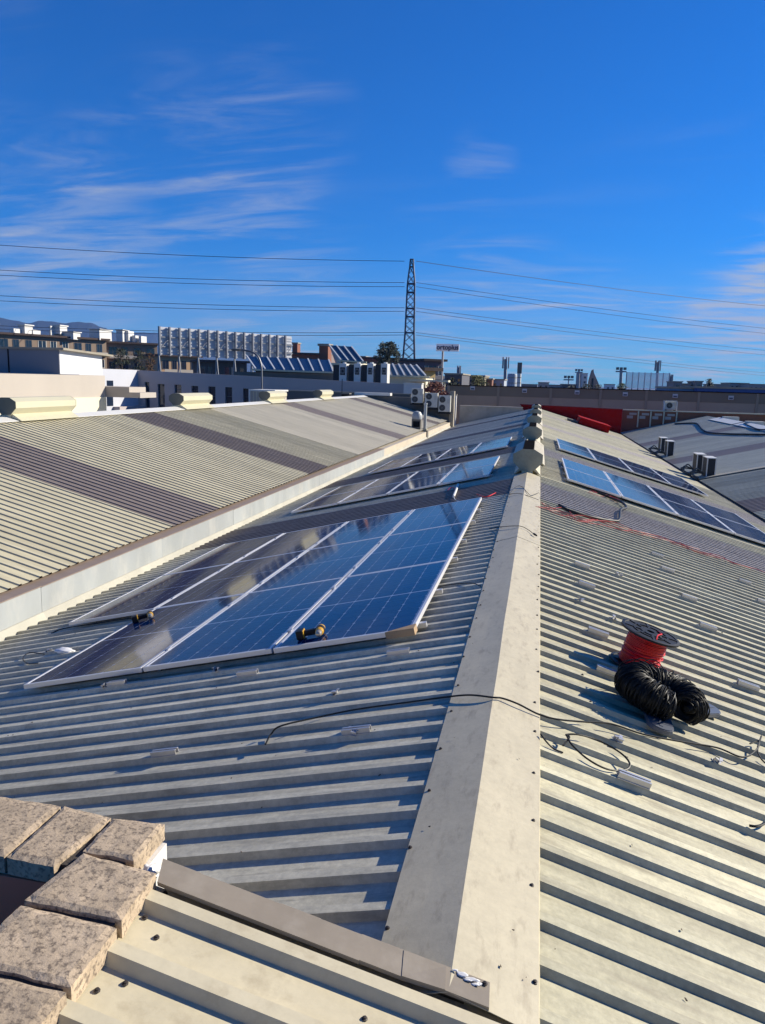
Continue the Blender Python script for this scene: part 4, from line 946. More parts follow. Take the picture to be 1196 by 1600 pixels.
# --- block with white penthouse at the far left
XB = -17.9
A, B_ = atX(-60, 582, XB), atX(164, 588, XB)
t = thing('rendered_block', 'beige and cream rendered block behind the left roof', 'building', T(XB-5, (A.y+B_.y)/2, GROUND))
zt = (atX(0, 582, XB).z + B_.z)/2; zs = atX(100, 622, XB).z
b = MB(); b.box(XB-9, XB, A.y-8, B_.y, GROUND, zt); b.build('upper_wall', BEIGEW, t)
b = MB(); b.box(XB, XB+.06, A.y-8, B_.y-.05, GROUND, zs); b.build('lower_band', CREAMW, t)
q = atX(203, 610, XB+1.2)
for zz, dd in ((606, 2.0), (614, 2.9)):
    z = atX(175, zz, XB).z; b = MB(); b.box(XB-3, XB+.0+dd*.55, B_.y+.02, B_.y+1.4, z-.16, z+.06); b.build('canopy_slab', BEIGEW, t)
XP = -18.6; A = atX(94, 570, XP); B_ = atX(160, 570, XP); z0, z1, z2 = zt+.02, atX(94, 547, XP).z, atX(160, 556, XP).z
t = thing('penthouse', 'white rooftop penthouse with thin sloping roof slab at far left', 'building', T(XP-3, (A.y+B_.y)/2, z0))
b = MB(); MR90 = Matrix(((0, 1, 0, 0), (1, 0, 0, 0), (0, 0, 1, 0), (0, 0, 0, 1)))
b.prism([(A.y, z0), (B_.y, z0), (B_.y, z2), (A.y, z1)], XP-6, XP, MR90); b.build('wall', mat('penthouse_white', (0.74, 0.74, 0.76), 0.7, var=0.05, scale=1), t)
b = MB(); b.prism([(A.y-.1, z1+.005), (B_.y+.5, z2-.02), (B_.y+.5, z2+.06), (A.y-.1, z1+.09)], XP-6.2, XP+.25, MR90); b.build('roof_slab', CONC, t)
b = MB(); b.box(XP-7.6, XP-6.01, A.y+.05, B_.y, z0, z1+.05); b.build('side_panel', mat('grey_red_panel', (0.30, 0.24, 0.23), 0.7), t)
b = MB(); b.box(XP-6.0, XP-.01, A.y-.03, A.y-.004, z0, z1); b.build('front_shade_panel', mat('penthouse_shade', (0.20, 0.21, 0.245), 0.7, var=.05, scale=1), t)  # grey over the white front wall: its shade is put into the colour
b = MB(); b.box(XP-2.3, XP-2.25, A.y-.05, A.y-.031, z0, z1); b.build('joint', DARK, t)

# --- street lamp
YL = 58.0; P_ = lambda x, y: atY(x, y, YL)
t = thing('street_lamp', 'curved grey street lamp in front of the office building', 'street lamp', T(P_(409.6, 608).x, YL, GROUND))
b = MB(); b.tube([(P_(409.6, 608).x, YL, GROUND), P_(409.6, 608), P_(409.2, 580)] + catmull([P_(409, 574), P_(406, 562), P_(400.5, 554), P_(391, 549), P_(378, 546.5)], 5), 0.075, 8); b.build('post', mat('lamp_grey', (0.20, 0.20, 0.21), 0.5, metal=.4), t, I4, smooth=True)
q = P_(370, 546.3); b = MB(); b.lathe([(0, -.45), (.10, -.42), (.17, -.1), (.15, .3), (.06, .45), (0, .46)], 10, T(q) @ RY(math.pi/2) @ Matrix.Diagonal((.6, 1, 1, 1))); b.build('lamp_head', CONCD, t, I4, smooth=True)

# --- hoarding seen from behind
YH0, YH1 = 82.0, 98.0
a, c = atY(248.5, 532, YH0), atY(457, 542, YH1)
ux = Vector((c.x-a.x, c.y-a.y, 0)); LH = ux.length; ux.normalize(); uy = Vector((-ux.y, ux.x, 0))
zt = atY(248.5, 511, YH0).z; zb = atY(248.5, 554, YH0).z; zt2 = atY(457, 525, YH1).z
MH = frame(Vector((a.x, a.y, zb)), ux, uy, Vector((0, 0, 1))); HH = (zt+zt2)/2-zb
HW = mat('hoarding_sheet', (0.66, 0.67, 0.70), 0.5, var=0.06, scale=1, rnd=0.1); HS = mat('hoarding_steel', (0.30, 0.31, 0.34), 0.5)
t = thing('billboard', 'long white slatted hoarding seen from behind on steel props', 'billboard', MH)
nP = 15
for k in range(nP):
    x0, x1 = LH*k/nP, LH*(k+1)/nP-.05
    b = MB(); b.box(x0, x1, 0.10, 0.14, 0, HH); o = b.build('board_panel', HW, t, MH)
    b = MB()
    for q in range(9): b.box(x0, x1, 0.02, 0.10, HH*q/9+.02, HH*q/9+HH/9*.55)
    b.build('slat', HW, o, MH)
    b = MB(); b.box(x0-.09, x0+.07, -.35, .0, -.1, HH+.03); b.build('upright', HS, t, MH)
    if k % 2 == 0:
        b = MB(); b.tube([MH @ Vector((x0+.1, -.3, HH*.25)), MH @ Vector((x0+LH/nP*.9, -.12, HH*.6))], .05, 4); b.build('brace', HS, t, I4)
for z in (HH*.28, HH*.62): b = MB(); b.box(0, LH, -.14, -.02, z, z+.10); b.build('rail', HS, t, MH)
for k in range(0, nP+1, 2):
    x0 = LH*k/nP
    for dx in (-.25, .25):
        b = MB(); b.tube([MH @ Vector((x0, .1, .2)), MH @ Vector((x0+dx*2, -.9 if dx > 0 else .3, GROUND-zb))], .08, 5); b.build('prop', HS, t, I4)

# --- apartment blocks
def apartment(name_label, pa, Ya, pb, Yb, depth, wallm, floors, cols, fh, towers=(), group=None, roofm=None, skip=0):
    a, c = atY(pa[0], pa[1], Ya), atY(pb[0], pb[1], Yb)
    ux = Vector((c.x-a.x, c.y-a.y, 0)); L = ux.length; ux.normalize(); uy = Vector((-ux.y, ux.x, 0)); ztop = (a.z+c.z)/2
    M = frame(Vector((a.x, a.y, GROUND)), ux, uy, Vector((0, 0, 1))); H = ztop-GROUND
    t = thing('apartment_block', name_label, 'building', M, group)
    b = MB(); b.box(0, L, 0, depth, 0, H-.35); b.build('wall', wallm, t, M)
    b = MB(); b.box(-.5, L+.5, -.7, depth+.3, H-.35, H); b.build('roof', roofm or mat('brown_roof', (0.075, 0.05, 0.042), 0.9), t, M)
    cw = L/cols; rr = random.Random(int(pa[0]*7+pb[0]))
    for f in range(floors):
        z = H-.5-(f+1)*fh
        for k in range(cols):
            x0 = k*cw+cw*.14; ww = cw*(.44 if (k+f) % 3 else .60)
            fr = MB(); fr.box(x0-.08, x0+ww+.08, -.05, 0.0, z+.75, z+.83).box(x0-.08, x0, -.05, 0, z+.83, z+fh*.80).box(x0+ww, x0+ww+.08, -.05, 0, z+.83, z+fh*.80).box(x0+ww*.48, x0+ww*.52, -.05, 0, z+.83, z+fh*.8)
            o = fr.build('window', WHITE if rr.random() < .3 else mat('window_frame', (0.10, 0.10, 0.11), 0.5), t, M)
            b = MB(); b.box(x0, x0+ww, -.03, -.005, z+.83, z+fh*.80); b.build('pane', GLASSD, o, M)
        if f % 2 == 0 or f == floors-1:
            b = MB(); b.box(0, L, -.9, -.02, z+.02, z+.14); b.build('balcony_slab', wallm, t, M)
            b = MB(); b.box(cw*.1, L-cw*.1, -.92, -.86, z+.14, z+.75); b.build('balcony_parapet', BEIGEW, t, M)
    return t, M, H
BRK = mat('brown_brick_wall', (0.30, 0.22, 0.16), 0.9, var=0.15, scale=.3); TOWW = mat('stair_tower_white', (0.72, 0.71, 0.68), 0.8)
t, M, H = apartment('brown apartment block with white stair towers on its roof, far left', (-70, 516), 112, (166, 528), 136, 14, BRK, 4, 12, 2.9)
t2, M2, H2 = apartment('brown apartment block left of the hoarding', (167, 531.5), 139, (246, 538), 146, 12, BRK, 4, 4, 2.9)
for px, Y, pr_ in (((29, 508, 39, 522), 122, t), ((17, 513, 22, 522), 120, t), ((77, 509, 79.5, 524), 127, t), ((84, 509, 94, 522), 128, t), ((91, 519, 115, 530), 129, t), ((140, 515, 156, 531), 134, t), ((157, 516, 165, 532), 136, t), ((48, 515, 52, 524), 124, t), ((-30, 505, -16, 522), 118, t),
                   ((182, 516, 192, 534), 143, t2), ((194, 517, 201, 534), 144, t2), ((207, 524, 212, 536), 145, t2), ((217, 525, 221, 536), 145, t2)):
    X0, X1, Z0, Z1 = PX(*px, Y); o = MB().box(X0, X1, Y, Y+2.2, Z0, Z1).build('stair_tower', TOWW, pr_)
    if X1-X0 > 1: MB().box(X0-.2, X1+.2, Y-.2, Y+2.4, Z1, Z1+.18).build('tower_slab', TOWW, o)
apartment('tan apartment block with white bays under the hoarding', (252, 553), 128, (311, 556), 134, 10, mat('tan_wall', (0.52, 0.34, 0.20), 0.85, var=.1, scale=.3), 4, 4, 2.9)
apartment('dark building row below the hoarding', (311, 560), 118, (386, 566), 122, 10, mat('dark_wall', (0.10, 0.085, 0.075), 0.9), 3, 6, 2.9)
apartment('low red brown building right of the hoarding', (455, 549.5), 150, (505, 553), 152, 10, mat('red_brown_wall', (0.26, 0.10, 0.06), 0.9), 3, 4, 2.9)
X0, X1, Z0, Z1 = PX(457, 535, 465, 556, 152.5); capped('chimney_stack', X0, X1, 152.5, 152.5+2, GROUND, Z1, mat('red_brown_wall', (0.26, 0.10, 0.06), 0.9), CONC, 'brick chimney stack at the right end of the hoarding', 'chimney', .15, .25)
apartment('ochre house with pale cornice behind the metal roof', (664, 574), 80, (681, 575), 81, 6, mat('ochre_wall', (0.66, 0.47, 0.20), .85), 2, 3, 2.6)
apartment('small red brown houses around the pylon foot', (568, 557), 170, (632, 560), 172, 8, mat('red_brown_wall', (0.26, 0.10, 0.06), 0.9), 2, 6, 2.6)
apartment('dark purple grey building left of the sign post', (664, 559), 120, (692, 563), 122, 8, mat('purple_grey_wall', (0.15, 0.11, 0.13), .9), 4, 4, 2.8)

# --- glazed roofs
NAVY = mat('navy_glazing', (0.010, 0.022, 0.060), 0.08, spec=.6); MULL = mat('mullion_white', (0.62, 0.64, 0.66), 0.45)
def glazed(label, tl, tr, br, bl, Yt, Yb, n, gm, wallm):
    A, B_, C_, D_ = atY(*tl, Yt), atY(*tr, Yt), atY(*br, Yb), atY(*bl, Yb)
    t = thing('glazed_roof', label, 'glass roof', T((A.x+B_.x)/2, Yt, GROUND))
    nrm = (B_-A).cross(D_-A).normalized(); nrm = nrm if nrm.z > 0 else -nrm
    for k in range(n):
        p = [A.lerp(B_, (k+.06)/n), A.lerp(B_, (k+.94)/n), D_.lerp(C_, (k+.94)/n), D_.lerp(C_, (k+.06)/n)]
        b = MB(); b.quad(*p); o = b.build('glass_pane', gm, t); s_ = o.modifiers.new('t', 'SOLIDIFY'); s_.thickness = .03
    for k in range(n+1):
        b = MB(); b.tube([A.lerp(B_, k/n)+nrm*.05, D_.lerp(C_, k/n)+nrm*.05], .09, 4); b.build('mullion', MULL, t)
    b = MB(); b.tube([D_ + Vector((-.4, -.2, -.05)), C_ + Vector((.4, -.2, -.05))], .11, 4); b.build('eave_beam', CREAM, t)
    zb = min(C_.z, D_.z)-.15
    b = MB(); i = [A, D_, Vector((D_.x, D_.y, zb)), Vector((A.x, 2*A.y-D_.y, zb))]; b.quad(*i); b.quad(B_, C_, Vector((C_.x, C_.y, zb)), Vector((B_.x, 2*B_.y-C_.y, zb))); b.quad(A, B_, Vector((B_.x, 2*B_.y-C_.y, zb)), Vector((A.x, 2*A.y-D_.y, zb))); b.build('gable', wallm, t)
    b = MB(); b.box(min(A.x, D_.x), max(C_.x, B_.x), Yb+.1, 2*Yt-Yb-.1, GROUND, zb-.01); b.build('base_wall', CONCD if 'Low' in label or 'low' in label else CREAMW, t)
    return t
glazed('low dark blue glazed roof with white mullions above the office', (386, 557), (514, 563), (521, 581.5), (400, 577), 73.5, 70, 8, NAVY, CONCD)
glazed('tall pointed glazed skylight behind the cooling units', (514.5, 539.5), (549.5, 542), (568, 565.5), (533, 563), 84, 81, 3, mat('teal_glazing', (0.03, 0.07, 0.12), 0.06, spec=.6), mat('gable_panel', (0.55, 0.56, 0.58), .7))
glazed('grey standing seam metal roof right of the cooling units', (604.5, 569), (650.6, 571), (665.6, 588), (610.5, 587), 71, 68.5, 5, mat('zinc_sheet', (0.22, 0.22, 0.20), 0.5), CREAMW)
X0, X1, Z0, Z1 = PX(499, 537, 513, 552, 86); capped('chimney_stack', X0, X1, 86, 86+1.5, GROUND, Z1, mat('red_brown_wall', (0.26, 0.10, 0.06), 0.9), CONC, 'square brick chimney left of the tall skylight', 'chimney', .15, .25)
X0, X1, Z0, Z1 = PX(640, 593.5, 701, 596.5, 67.0)
t = thing('canopy', 'cream flat canopy with post right of the metal roof', 'canopy', T((X0+X1)/2, 67, GROUND))
b = MB(); b.box(X0, X1, 67, 68.4, Z0, Z1); b.build('slab', CREAMW, t); q = atY(694, 600, 67.3); b = MB(); b.box(q.x-.1, q.x+.1, 67.2, 67.4, GROUND, Z0); b.build('post', CREAMW, t)

# --- lattice pylon and its wires
STEEL = mat('pylon_steel', (0.045, 0.055, 0.10), 0.55, metal=.2); YP = 130.0
lv = [(405.5, 2.6, 644.5), (417, 3.4, 644.3), (430, 5.0, 643.8), (443.5, 6.3, 643.4), (457, 6.6, 643), (470, 6.9, 642.6), (482, 7.2, 642.2), (495, 7.4, 641.8), (508, 7.6, 641.4), (520, 7.9, 641), (535, 8.8, 640.6), (550, 9.6, 640.2), (566, 10.5, 639.8)]
lv = [(atY(x, y, YP).z, w*atY(700, 500, YP).length/1188/1.0*0.98, atY(642, y, YP).x) for y, w, x in lv]
cxp = atY(641.5, 480, YP).x
lv = [(z, w, cxp) for z, w, x in lv] + [(GROUND, lv[-1][1]*1.7, cxp)]
t = thing('pylon', 'slender dark lattice power pylon rising behind the buildings', 'pylon', T(cxp, YP, GROUND))
RP = RZ(R(14))
def corner(i, k):
    z, w, x = lv[i]; sx, sy = ((-1, -1), (1, -1), (1, 1), (-1, 1))[k % 4]; q = RP @ Vector((sx*w*.88, sy*w*.88, 0)); return Vector((x+q.x, YP+q.y, z))
for k in range(4):
    b = MB(); b.tube([corner(i, k) for i in range(len(lv))], .105, 5); b.build('leg', STEEL, t)
for i in range(len(lv)-1):
    for k in range(4):
        b = MB(); b.tube([corner(i, k), corner(i+1, k+1)], .055, 4); b.tube([corner(i, k+1), corner(i+1, k)], .055, 4)
        if i in (0, 1, 3, 4, 6, 7, 9): b.tube([corner(i, k), corner(i, k+1)], .12, 4)
        b.build('brace', STEEL, t)
WIRE = mat('power_line', (0.03, 0.04, 0.08), 0.5)
wires = [(383, 398, 408, 478), (422, 437, 441.5, 513), (430, 444, 448, 521), (462, 475, 481, 547.6), (470, 482, 486.5, 554.6), (509, 516, 519.5, 582.5), (514, 520, 523.5, 587)]
for i, (yL, yM, yP, yR) in enumerate(wires):
    Pp = atY(641.5, yP, YP); lab = ['topmost', 'second', 'third', 'fourth', 'fifth', 'sixth', 'lowest'][i]
    for sgn, xe, ye in ((-1, 0, yL), (1, 1196, yR)):
        d = ray(xe, ye); Zt = Pp.z - (0.4 if sgn < 0 else 1.0)
        tt = (Zt-CAM.z)/d.z if d.z > 0.004 else 400
        tt = min(max(tt, 70), 260 if sgn > 0 else 175)
        E_ = CAM + d*tt; S_ = Pp + Vector((sgn*1.0, 0, 0)); pts = []
        for k in range(25):
            u = k/16.0; q = S_.lerp(E_, u); q.z += -(1.3 if sgn < 0 else 1.1)*4*u*(1-u)*0.35 if u <= 1 else 0.35*(u-1)*3; pts.append(q)
        b = MB(); b.tube(pts, 0.05, 4); tag(b.build('power_line', WIRE, None, I4), '%s power line running %s from the pylon' % (lab, 'left' if sgn < 0 else 'right'), 'power line', 'power lines on the pylon')

# --- advertising sign on a post
YG = 95.0
X0, X1, Z0, Z1 = PX(682, 537.5, 717.5, 549, YG)
t = thing('shop_sign', 'pale sign board reading ortoplus on a tall post', 'sign', T((X0+X1)/2, YG, GROUND))
b = MB(); b.box(X0, X1, YG, YG+.2, Z0, Z1); b.build('board', mat('sign_pale', (1.0, 1.0, 1.05), .5), t)
q = atY(691.5, 560, YG); b = MB(); b.tube([(q.x, YG+.3, GROUND), (q.x, YG+.3, Z0+.3)], .13, 8); b.build('post', mat('post_pale', (0.5, 0.47, 0.44), .5), t)
cu = bpy.data.curves.new('lettering', 'FONT'); cu.body = 'ortoplus'; cu.size = 1.0; cu.extrude = 0.02; cu.offset = 0.028; cu.align_x = 'CENTER'; cu.align_y = 'CENTER'
to = bpy.data.objects.new('tmp', cu); COL.objects.link(to); dg = bpy.context.evaluated_depsgraph_get(); dg.update()
tm = bpy.data.meshes.new_from_object(to.evaluated_get(dg)); bpy.data.objects.remove(to); tm.materials.clear(); tm.materials.append(mat('sign_navy', (0.012, 0.018, 0.09), .5))
xx = [v.co.x for v in tm.vertices]; wT = max(xx)-min(xx); sc = (X1-X0)*.97/wT
inst('lettering', tm, t, T((X0+X1)/2, YG-.03, (Z0+Z1)/2+.02) @ RX(math.pi/2) @ Matrix.Diagonal((sc, sc*1.02, 1, 1)))

# --- trees
LEAFM = mat('leaf_dark', (0.018, 0.032, 0.013), 0.7, rnd=.2); LEAFY = mat('leaf_yellow_green', (0.13, 0.13, 0.025), 0.7); LEAFR = mat('leaf_russet', (0.20, 0.055, 0.03), 0.7); LEAFO = mat('leaf_olive', (0.055, 0.065, 0.03), 0.7)
BARK = mat('bark', (0.07, 0.05, 0.035), 0.9)
def tree(name, label, x, y0, y1, Y, wpx, m, seed, n=900, conic=False, group=None):
    rnd = random.Random(seed); base = atY(x, y1, Y); topz = atY(x, y0, Y).z; d = (base-CAM).length; w = wpx/1188.0*d/2
    t = thing(name, label, 'tree' if 'shrub' not in name else 'shrub', T(base.x, Y, GROUND), group)
    H = topz-base.z; zc = base.z
    b = MB(); pts = [Vector((base.x, Y, GROUND)), Vector((base.x+.1, Y, zc)), Vector((base.x, Y+.1, zc+H*.6)), Vector((base.x, Y, zc+H*.9))]; b.tube(pts, [.22, .17, .1, .03], 7)
    for k in range(6):
        a = rnd.uniform(0, 6.28); z = zc+H*rnd.uniform(.1, .6); b.tube([Vector((base.x, Y, z)), Vector((base.x+math.cos(a)*w*.4, Y+math.sin(a)*w*.4, z+H*.12)), Vector((base.x+math.cos(a)*w*.75, Y+math.sin(a)*w*.75, z+H*.2))], [.08, .05, .02], 5)
    b.build('trunk', BARK, t)
    b = MB(); cl_ = []
    for k in range(34):
        u = rnd.random(); z = zc+H*u; prof = (1-u)**.8*1.05+.05 if conic else math.sin(math.pi*min(max(u*.86+.12, 0), 1))**.7
        a = rnd.uniform(0, 6.28); r = w*prof*math.sqrt(rnd.random()); cl_.append(Vector((base.x+math.cos(a)*r, Y+math.sin(a)*r, z)))
    ls = max(w*.085, .10)
    for k in range(n):
        c = rnd.choice(cl_) + Vector((rnd.gauss(0, 1), rnd.gauss(0, 1), rnd.gauss(0, .8)))*w*.17
        if c.z > topz: c.z = topz-rnd.random()*.2
        e = Vector((rnd.gauss(0, 1), rnd.gauss(0, 1), rnd.gauss(0, 1))).normalized(); f_ = e.orthogonal().normalized(); s_ = ls*rnd.uniform(.6, 1.5)
        b.quad(c+e*s_, c+f_*s_*.5, c-e*s_, c-f_*s_*.5)
    b.build('crown', m, t, fix=False); return t
tree('broadleaf_tree', 'dark dense tree standing left of the pylon', 606, 534, 570, 105, 34, LEAFM, 1, 2600)
tree('broadleaf_tree', 'lower dark tree on the left side of the dense tree', 594, 546, 570, 107, 20, LEAFM, 2, 900)
tree('shrub', 'russet autumn shrub behind the rightmost double fan condenser', 680, 597, 622, 62.5, 32, LEAFR, 3, 1400)
tree('broadleaf_tree', 'yellow green tree behind the shed, left of the silo', 746, 587, 606, 95, 26, LEAFY, 4, 1100)
for i, (x, y0, y1, w, m) in enumerate(((190, 545, 582, 26, LEAFO), (218, 548, 582, 24, LEAFO), (236, 552, 584, 18, mat('leaf_rust', (.16, .08, .03), .8)))):
    tree('broadleaf_tree', ['olive tree before the brown apartment block, leftmost', 'olive tree before the brown apartment block, middle', 'rust coloured tree left of the hoarding props'][i], x, y0, y1, 110, w, m, 10+i, 900)
tree('conifer', 'small dark conifer on the right skyline', 1108, 592, 610, 120, 15, LEAFM, 20, 700, True)
tree('broadleaf_tree', 'green tree left of the right lattice hoarding', 971, 599, 614, 140, 16, mat('leaf_green', (.03, .075, .02), .7), 21, 700)
tree('broadleaf_tree', 'low dark tree under the white tower on the skyline', 916, 600, 614, 160, 18, LEAFM, 22, 600)
tree('broadleaf_tree', 'low dark tree right of the brown spire', 934, 601, 614, 160, 16, LEAFM, 23, 600)
tree('broadleaf_tree', 'low dark tree left of the grey tower', 893, 603, 614, 160, 20, LEAFM, 24, 500)
tree('broadleaf_tree', 'dark tree right of the cream canopy', 707, 590, 612, 80, 14, LEAFM, 25, 500)

# --- right skyline
def block(px, Y, dy, col, label, name='far_building', cat='building', grp=None):
    m = mat('far_%03d' % (hash(px) % 997), col, .85, var=.08, scale=.15)
    X0, X1, Z0, Z1 = PX(*px, Y); t = thing(name, label, cat, T((X0+X1)/2, Y, GROUND), grp)
    b = MB(); b.box(X0, X1, Y, Y+dy, GROUND, Z1-.2); b.build('wall', m, t)
    b = MB(); b.box(X0-.15, X1+.15, Y-.15, Y+dy+.15, Z1-.2, Z1); b.build('roof', CONC, t)
    n = max(1, int((x1_ - x0_)/6)) if False else max(1, int((px[2]-px[0])/7)); rows = max(1, int((px[3]-px[1])/8))
    for r in range(rows):
        for k in range(n):
            x = X0+(X1-X0)*(k+.3)/n; z = Z1-.6-(r+.8)*(Z1-Z0-.5)/rows; b = MB(); b.box(x, x+(X1-X0)/n*.4, Y-.04, Y-.005, z, z+(Z1-Z0)/rows*.4); b.build('window', GLASSD, t)
    return t
block((695, 583, 722, 604), 110, 12, (.10, .10, .12), 'dark grey building right of the sign post')
block((723, 586, 757, 604), 130, 12, (.30, .25, .19), 'tan building behind the yellow green tree')
block((758, 591, 769, 605), 135, 10, (.25, .11, .07), 'small red brown building left of the tall mast')
block((769, 592, 788, 605), 140, 10, (.42, .46, .52), 'pale blue grey building at the mast foot')
block((878, 600, 901, 609), 190, 12, (.33, .26, .18), 'low tan building left of the grey tower')
block((815, 600, 840, 608), 260, 14, (.30, .26, .24), 'low brown building right of the silos')
block((841, 597, 858, 608), 280, 14, (.34, .31, .30), 'grey distant building in the skyline gap')
block((858, 601, 878, 609), 260, 14, (.28, .27, .28), 'low grey distant building left of the tan one')
block((901.5, 581, 909, 608), 330, 8, (.34, .35, .40), 'slim grey tower on the right skyline')
block((910, 583, 918, 608), 340, 8, (.62, .63, .64), 'slim white tower on the right skyline')
block((947, 600, 961, 610), 300, 10, (.66, .67, .70), 'low white building left of the floodlight mast')
block((1053, 595.5, 1066, 606), 150, 8, (.27, .24, .23), 'brown rooftop box on the blue building, left')
block((1066, 599, 1080, 606), 152, 8, (.32, .33, .36), 'low grey rooftop box on the blue building')
block((1087, 595, 1098, 606), 150, 8, (.26, .23, .22), 'brown rooftop box on the blue building, right')
block((1114, 600, 1140, 609), 210, 12, (.30, .28, .27), 'low grey building right of the conifer')
block((1141, 598, 1170, 609), 240, 12, (.34, .30, .27), 'distant pale building near the right edge')
block((1171, 600, 1215, 610), 230, 12, (.28, .27, .28), 'distant grey building at the right edge')
block((1046, 604.5, 1089, 617), 92, 10, (.08, .22, .45), 'teal blue shed behind the long grey shed, left section')
block((1089.5, 605.5, 1260, 618), 90, 10, (.03, .09, .32), 'navy blue shed behind the long grey shed, right section')
X0, X1, Z0, Z1 = PX(921, 577, 937, 606, 340)
t = thing('church_spire', 'brown pointed spire with sloping roof on the right skyline', 'tower', T(X0, 340, GROUND))
b = MB(); b.prism([(X0, GROUND), (X1, GROUND), (X1, Z0+1.5), (X0+(X1-X0)*.42, Z1-1.4), (X0+(X1-X0)*.36, Z1), (X0+(X1-X0)*.22, Z1-.5), (X0, Z0+3.0)], 340, 346); b.build('tower_body', mat('spire_brown', (.30, .22, .18), .9), t)
b = MB(); b.box(X0+1, X0+1.8, 339.9, 339.98, Z0, Z0+4); b.build('opening', DARK, t)
# silos, masts, floodlights, lattice hoarding
for i, (px, m, top) in enumerate((((793, 584, 808, 606), mat('silo_blue_grey', (.36, .42, .50), .5), 0), ((808, 583.5, 814.5, 606), WHITE, 1))):
    X0, X1, Z0, Z1 = PX(*px, 180+i*4-8*i); t = thing('silo', ['wide blue grey silo on the skyline', 'narrow white silo with dark cap on the skyline'][i], 'silo', T((X0+X1)/2, 180, GROUND)); r = (X1-X0)/2
    b = MB(); b.lathe([(r, 0), (r, Z1-GROUND-.4), (r*.9, Z1-GROUND), (0, Z1-GROUND+.1)], 20); b.build('shell', m, t, T((X0+X1)/2, 180-4*i, GROUND), smooth=True)
    for k in range(5): b = MB(); b.lathe([(r*1.01, Z1-GROUND-1-k*1.2), (r*1.03, Z1-GROUND-.9-k*1.2), (r*1.01, Z1-GROUND-.8-k*1.2)], 20, close=False); b.build('band', CONC, t, T((X0+X1)/2, 180-4*i, GROUND))
    if top: b = MB(); b.box(-.5, .5, -.5, .5, Z1-GROUND, Z1-GROUND+2.4); b.build('cap', CONCD, t, T((X0+X1)/2, 176, GROUND))
def mast(x, y0, y1, Y, r, label, kind):
    q0, q1 = atY(x, y1, Y), atY(x, y0, Y); t = thing(kind, label, 'mast', T(q0.x, Y, GROUND)); G = mat('mast_grey', (.26, .27, .30), .6)
    b = MB(); b.tube([(q0.x, Y, GROUND), (q1.x, Y, q1.z)], [r*1.25, r], 8); b.build('pole', G, t)
    if kind == 'telecom_mast':
        for k in range(5): a = k*1.256; b = MB(); b.box(-.12, .12, -.08, .08, -2.0, .4, T(q1.x+math.cos(a)*r*2.0, Y+math.sin(a)*r*2.0, q1.z) @ RZ(a)); b.build('antenna', G, t)
    else:
        w = 1.6; b = MB(); b.box(q1.x-w, q1.x+w, Y-.2, Y+.2, q1.z-.9, q1.z-.5); b.build('platform', G, t)
        for k in (-1, 0, 1): b = MB(); b.box(q1.x+k*1.1-.45, q1.x+k*1.1+.45, Y-.25, Y+.1, q1.z-.2, q1.z+.6); b.build('floodlight', CONCD, t)
mast(790.5, 561, 606, 170, .33, 'tall telecom mast left of the silos', 'telecom_mast')
mast(1028.5, 566, 606, 190, .3, 'tall telecom mast behind the right lattice hoarding', 'telecom_mast')
mast(717.5, 574, 600, 190, .2, 'short telecom mast left of the yellow green tree', 'telecom_mast')
mast(1049, 588, 608, 190, .18, 'thin pale mast right of the lattice hoarding', 'telecom_mast')
mast(971, 577, 610, 250, .45, 'floodlight mast with three lamps left of the lattice hoarding', 'floodlight_mast')
mast(905, 579, 600, 328, .4, 'floodlight mast on the slim grey tower', 'floodlight_mast')
mast(889, 590, 604, 260, .18, 'thin floodlight pole left of the towers', 'floodlight_mast')
X0, X1, Z0, Z1 = PX(979, 582, 1046, 607, 175)
t = thing('billboard', 'open lattice hoarding of pale slats on the right skyline', 'billboard', T((X0+X1)/2, 175, Z0))
for k in range(14): z = Z0+(Z1-Z0)*k/14; b = MB(); b.box(X0, X1, 175, 175.1, z, z+(Z1-Z0)/14*.62); b.build('slat', mat('slat_pink_white', (1.05, .92, .90), .6), t)
for k in range(8): x = X0+(X1-X0)*k/7; b = MB(); b.box(x-.1, x+.1, 175.1, 175.4, GROUND, Z1); b.build('post', mat('mast_grey', (.26, .27, .30), .6), t)

# --- distant town strip filling the gap to the horizon on the left and centre
rr = random.Random(12)
for i, (x, yt, w, Y, col) in enumerate(((470, 556, 30, 200, (.32, .26, .22)), (500, 552, 22, 230, (.26, .20, .18)), (558, 556, 26, 210, (.5, .45, .4)), (640, 561, 24, 220, (.40, .28, .2)), (672, 566, 22, 240, (.45, .36, .25)))):
    block((x-w/2, yt, x+w/2, 580), Y, 14, col, ['brown house behind the low glazed roof', 'dark house left of the tall skylight', 'pale house right of the tall skylight', 'ochre house behind the pylon foot', 'pale ochre house left of the sign post'][i])

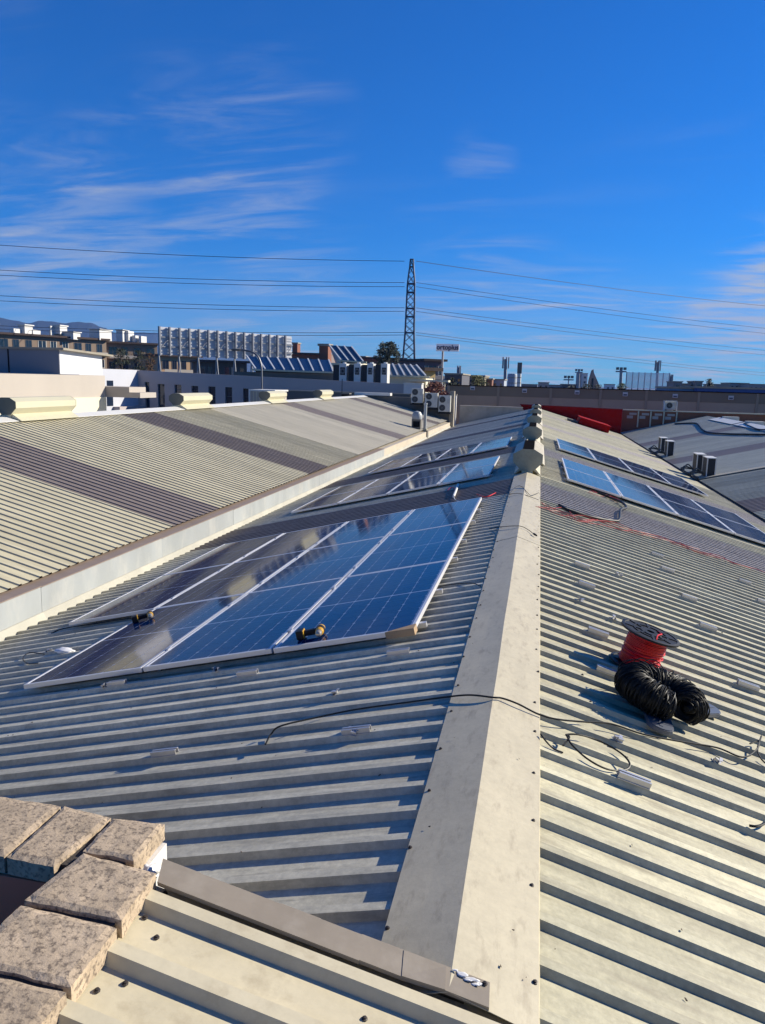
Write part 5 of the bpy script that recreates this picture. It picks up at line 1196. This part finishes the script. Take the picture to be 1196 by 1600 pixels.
# ------------------------------------------------------------------ mountains on the left horizon
def hills(label, prof, D, col):
    b = MB(); n = len(prof)
    P = []
    for x, y in prof:
        d = ray(x, y); d = d*(1/math.hypot(d.x, d.y)); P.append(CAM + d*D)
    fr_ = [Vector((p.x*.93, p.y*.90, GROUND)) for p in P]; bk_ = [Vector((p.x*1.12, p.y*1.15, GROUND)) for p in P]
    m1 = [p.lerp(f_, .45) + Vector((0, 0, 8*mnoise.noise(p*.01))) for p, f_ in zip(P, fr_)]
    for i in range(n-1):
        b.quad(P[i], P[i+1], m1[i+1], m1[i]); b.quad(m1[i], m1[i+1], fr_[i+1], fr_[i]); b.quad(P[i+1], P[i], bk_[i], bk_[i+1])
    o = b.build('hills', mat('hill_scrub_%d' % D, col, .95, var=.25, scale=.004), None, I4, smooth=True); return tag(o, kind='structure')
def jag(pts, step, amp, seed):
    out = []; rr = random.Random(seed)
    for (x0, y0), (x1, y1) in zip(pts[:-1], pts[1:]):
        n = max(1, int((x1-x0)/step))
        for k in range(n): u = k/n; out.append((x0+(x1-x0)*u, y0+(y1-y0)*(u*u*(3-2*u))+rr.uniform(-amp, amp)))
    out.append(pts[-1]); return out
hills('', jag([(-300, 520), (-120, 500), (-40, 505), (0, 496.5), (25, 501), (45, 505), (66, 501), (80, 502), (98, 505), (118, 503), (140, 504), (160, 511), (178, 519), (200, 530), (240, 545)], 5, .5, 1), 3000, (.016, .022, .030))
hills('', jag([(-200, 525), (150, 520), (190, 521), (215, 519), (250, 520), (300, 531), (420, 560), (520, 575), (700, 590)], 8, .6, 2), 3900, (.03, .04, .05))

# ------------------------------------------------------------------ air
hb = MB(); hb.box(-4800, 1600, -40, 4700, GROUND-1.0, 420)
HZ = bpy.data.materials.new('pale_haze'); HZ.use_nodes = True; ht = HZ.node_tree; ht.nodes.remove(ht.nodes['Principled BSDF'])
pv = ht.nodes.new('ShaderNodeVolumePrincipled'); pv.inputs['Color'].default_value = (0.22, 0.45, 1.0, 1); pv.inputs['Density'].default_value = 1.3e-4; pv.inputs['Anisotropy'].default_value = 0.1
ht.links.new(pv.outputs[0], ht.nodes['Material Output'].inputs['Volume'])
HAZE = True
if HAZE: tag(hb.build('haze', HZ, None, I4), kind='stuff')
